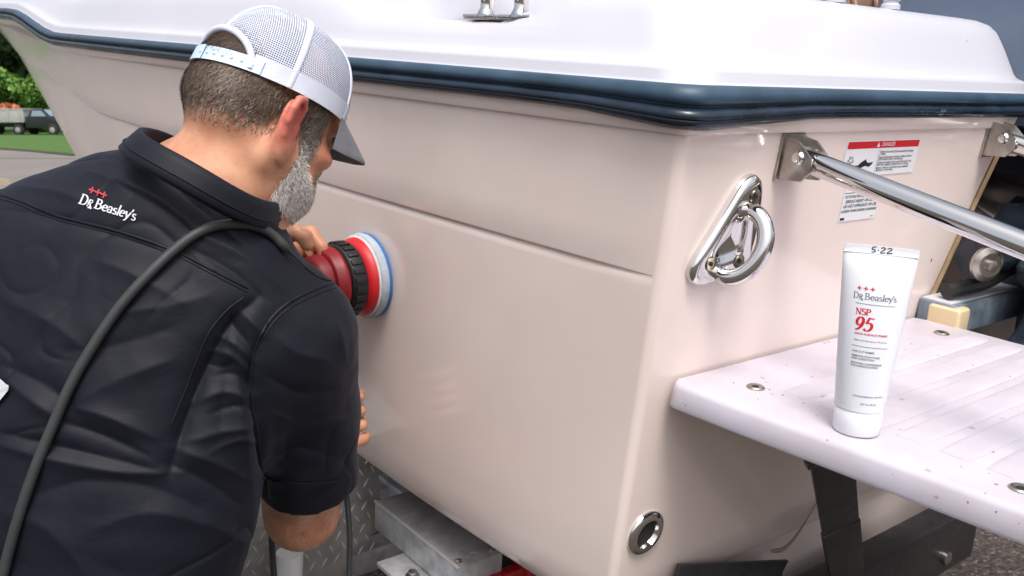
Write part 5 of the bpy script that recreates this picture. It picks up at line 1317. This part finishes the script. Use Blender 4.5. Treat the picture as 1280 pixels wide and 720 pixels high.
# ------------------------------------------------------------------ trousers and shoes, below the frame
HIP = C3 + Vector((0, 0, -.02)); K = [Vector((-.40, 1.10, .50)), Vector((-.66, 1.13, .50))]; AN = [Vector((-.42, 1.0, .11)), Vector((-.68, 1.02, .11))]
def tr_sdf(p):
    d = sd_ell(p, HIP, (.175, .132, .14), RT)
    for k in range(2):
        h = HIP + Vector((.085 - .17 * k, .0, -.06)); d = smin(d, sd_chain(p, [h, K[k], AN[k]], [.095, .072, .058], .03), .05)
    d = d + .004 * np.sin(p[:, 2] * 60 + p[:, 0] * 20) * (p[:, 2] < .4)
    return smax(d, -(p[:, 2] - .07), .01)
tV, tF = nets(tr_sdf, (-.86, .78, .05), (-.20, 1.32, .98), .010)
pmk('trousers', relax(tV, tF, 2), tF, cloth_mat('dark grey trouser cloth', (.02, .02, .022)))
def sh_sdf(p, k):
    a = AN[k]; d = smin(sd_ell(p, a + Vector((.01, .07, -.065)), (.047, .135, .045)), sd_cap(p, a + Vector((0, -.01, -.06)), a + Vector((0, -.01, .0)), .046, .042), .03)
    return smax(d, -(p[:, 2] - .002), .003)
for k in range(2):
    hV, hF = nets(lambda p: sh_sdf(p, k), AN[k] + Vector((-.1, -.12, -.14)), AN[k] + Vector((.1, .26, .08)), .006)
    sh = pmk('shoe', relax(hV, hF, 1), hF, MT['rubber'])

# ------------------------------------------------------------------ power cord of the polisher, slung over the shoulder
r_ = .0056
back = [(352, 312), (338, 296), (320, 286), (300, 281), (279, 281), (257, 287), (234, 300), (207, 324), (178, 353), (150, 386), (126, 420), (105, 455), (86, 492), (70, 530), (54, 568), (40, 605), (27, 645), (16, 685), (6, 725), (-4, 770)]
colb = BVHTree.FromPolygons([tuple(Vector(v.co) + PB) for v in col_.data.vertices], [tuple(p.vertices) for p in col_.data.polygons])
bp = []
for q in smoothpath([(a, b, 0) for a, b in back], 3):
    p = on2(q.x, q.y, r_ * .95); pc = cast(colb, q.x, q.y)[0]
    if p is not None: bp.append(p)
# smooth the depth so that the cord bridges the folds
for _ in range(6): bp = [bp[0]] + [(bp[i - 1] + bp[i] * 2 + bp[i + 1]) / 4 for i in range(1, len(bp) - 1)] + [bp[-1]]
bp = [p + (CAMP - p).normalized() * .002 for p in bp]
front = [BODY_END, BODY_END + Vector((.0, -.02, -.03)), W(431, 612, 1.36), W(436, 650, 1.35), W(437, 690, 1.34), W(433, 740, 1.33), W(410, 800, 1.32), W(375, 815, 1.30), W(350, 760, 1.28), W(341, 700, 1.27), W(338, 600, 1.29), W(340, 480, 1.30), W(346, 390, 1.29), W(358, 330, 1.22)]
fpts = smoothpath([Vector(p) for p in front] + [bp[0]], 6)
l_ = bp[-1]; tail = smoothpath([l_, l_ + Vector((-.012, -.035, -.16)), Vector((l_.x - .03, l_.y - .08, .42)), Vector((l_.x - .06, l_.y - .10, .06)), Vector((l_.x - .12, l_.y - .12, .0075)), Vector((l_.x - .5, l_.y - .05, .0075)), Vector((l_.x - 1.1, l_.y + .2, .0075)), Vector((l_.x - 2.2, l_.y + .1, .0075))], 8)
path = fpts[:-1] + bp + tail[1:]
MPI = MP.inverted()
mk('power_cord', tf(tube(path, r_ if False else [.0046 if i < len(fpts) * .7 else .0046 + (.0056 - .0046) * min(1, (i - len(fpts) * .7) / (len(fpts) * .3)) for i in range(len(path))], 12), MPI), mat('grey green rubber cord', (.030, .034, .034), .55, var=.1, vscale=60), polisher, 180)
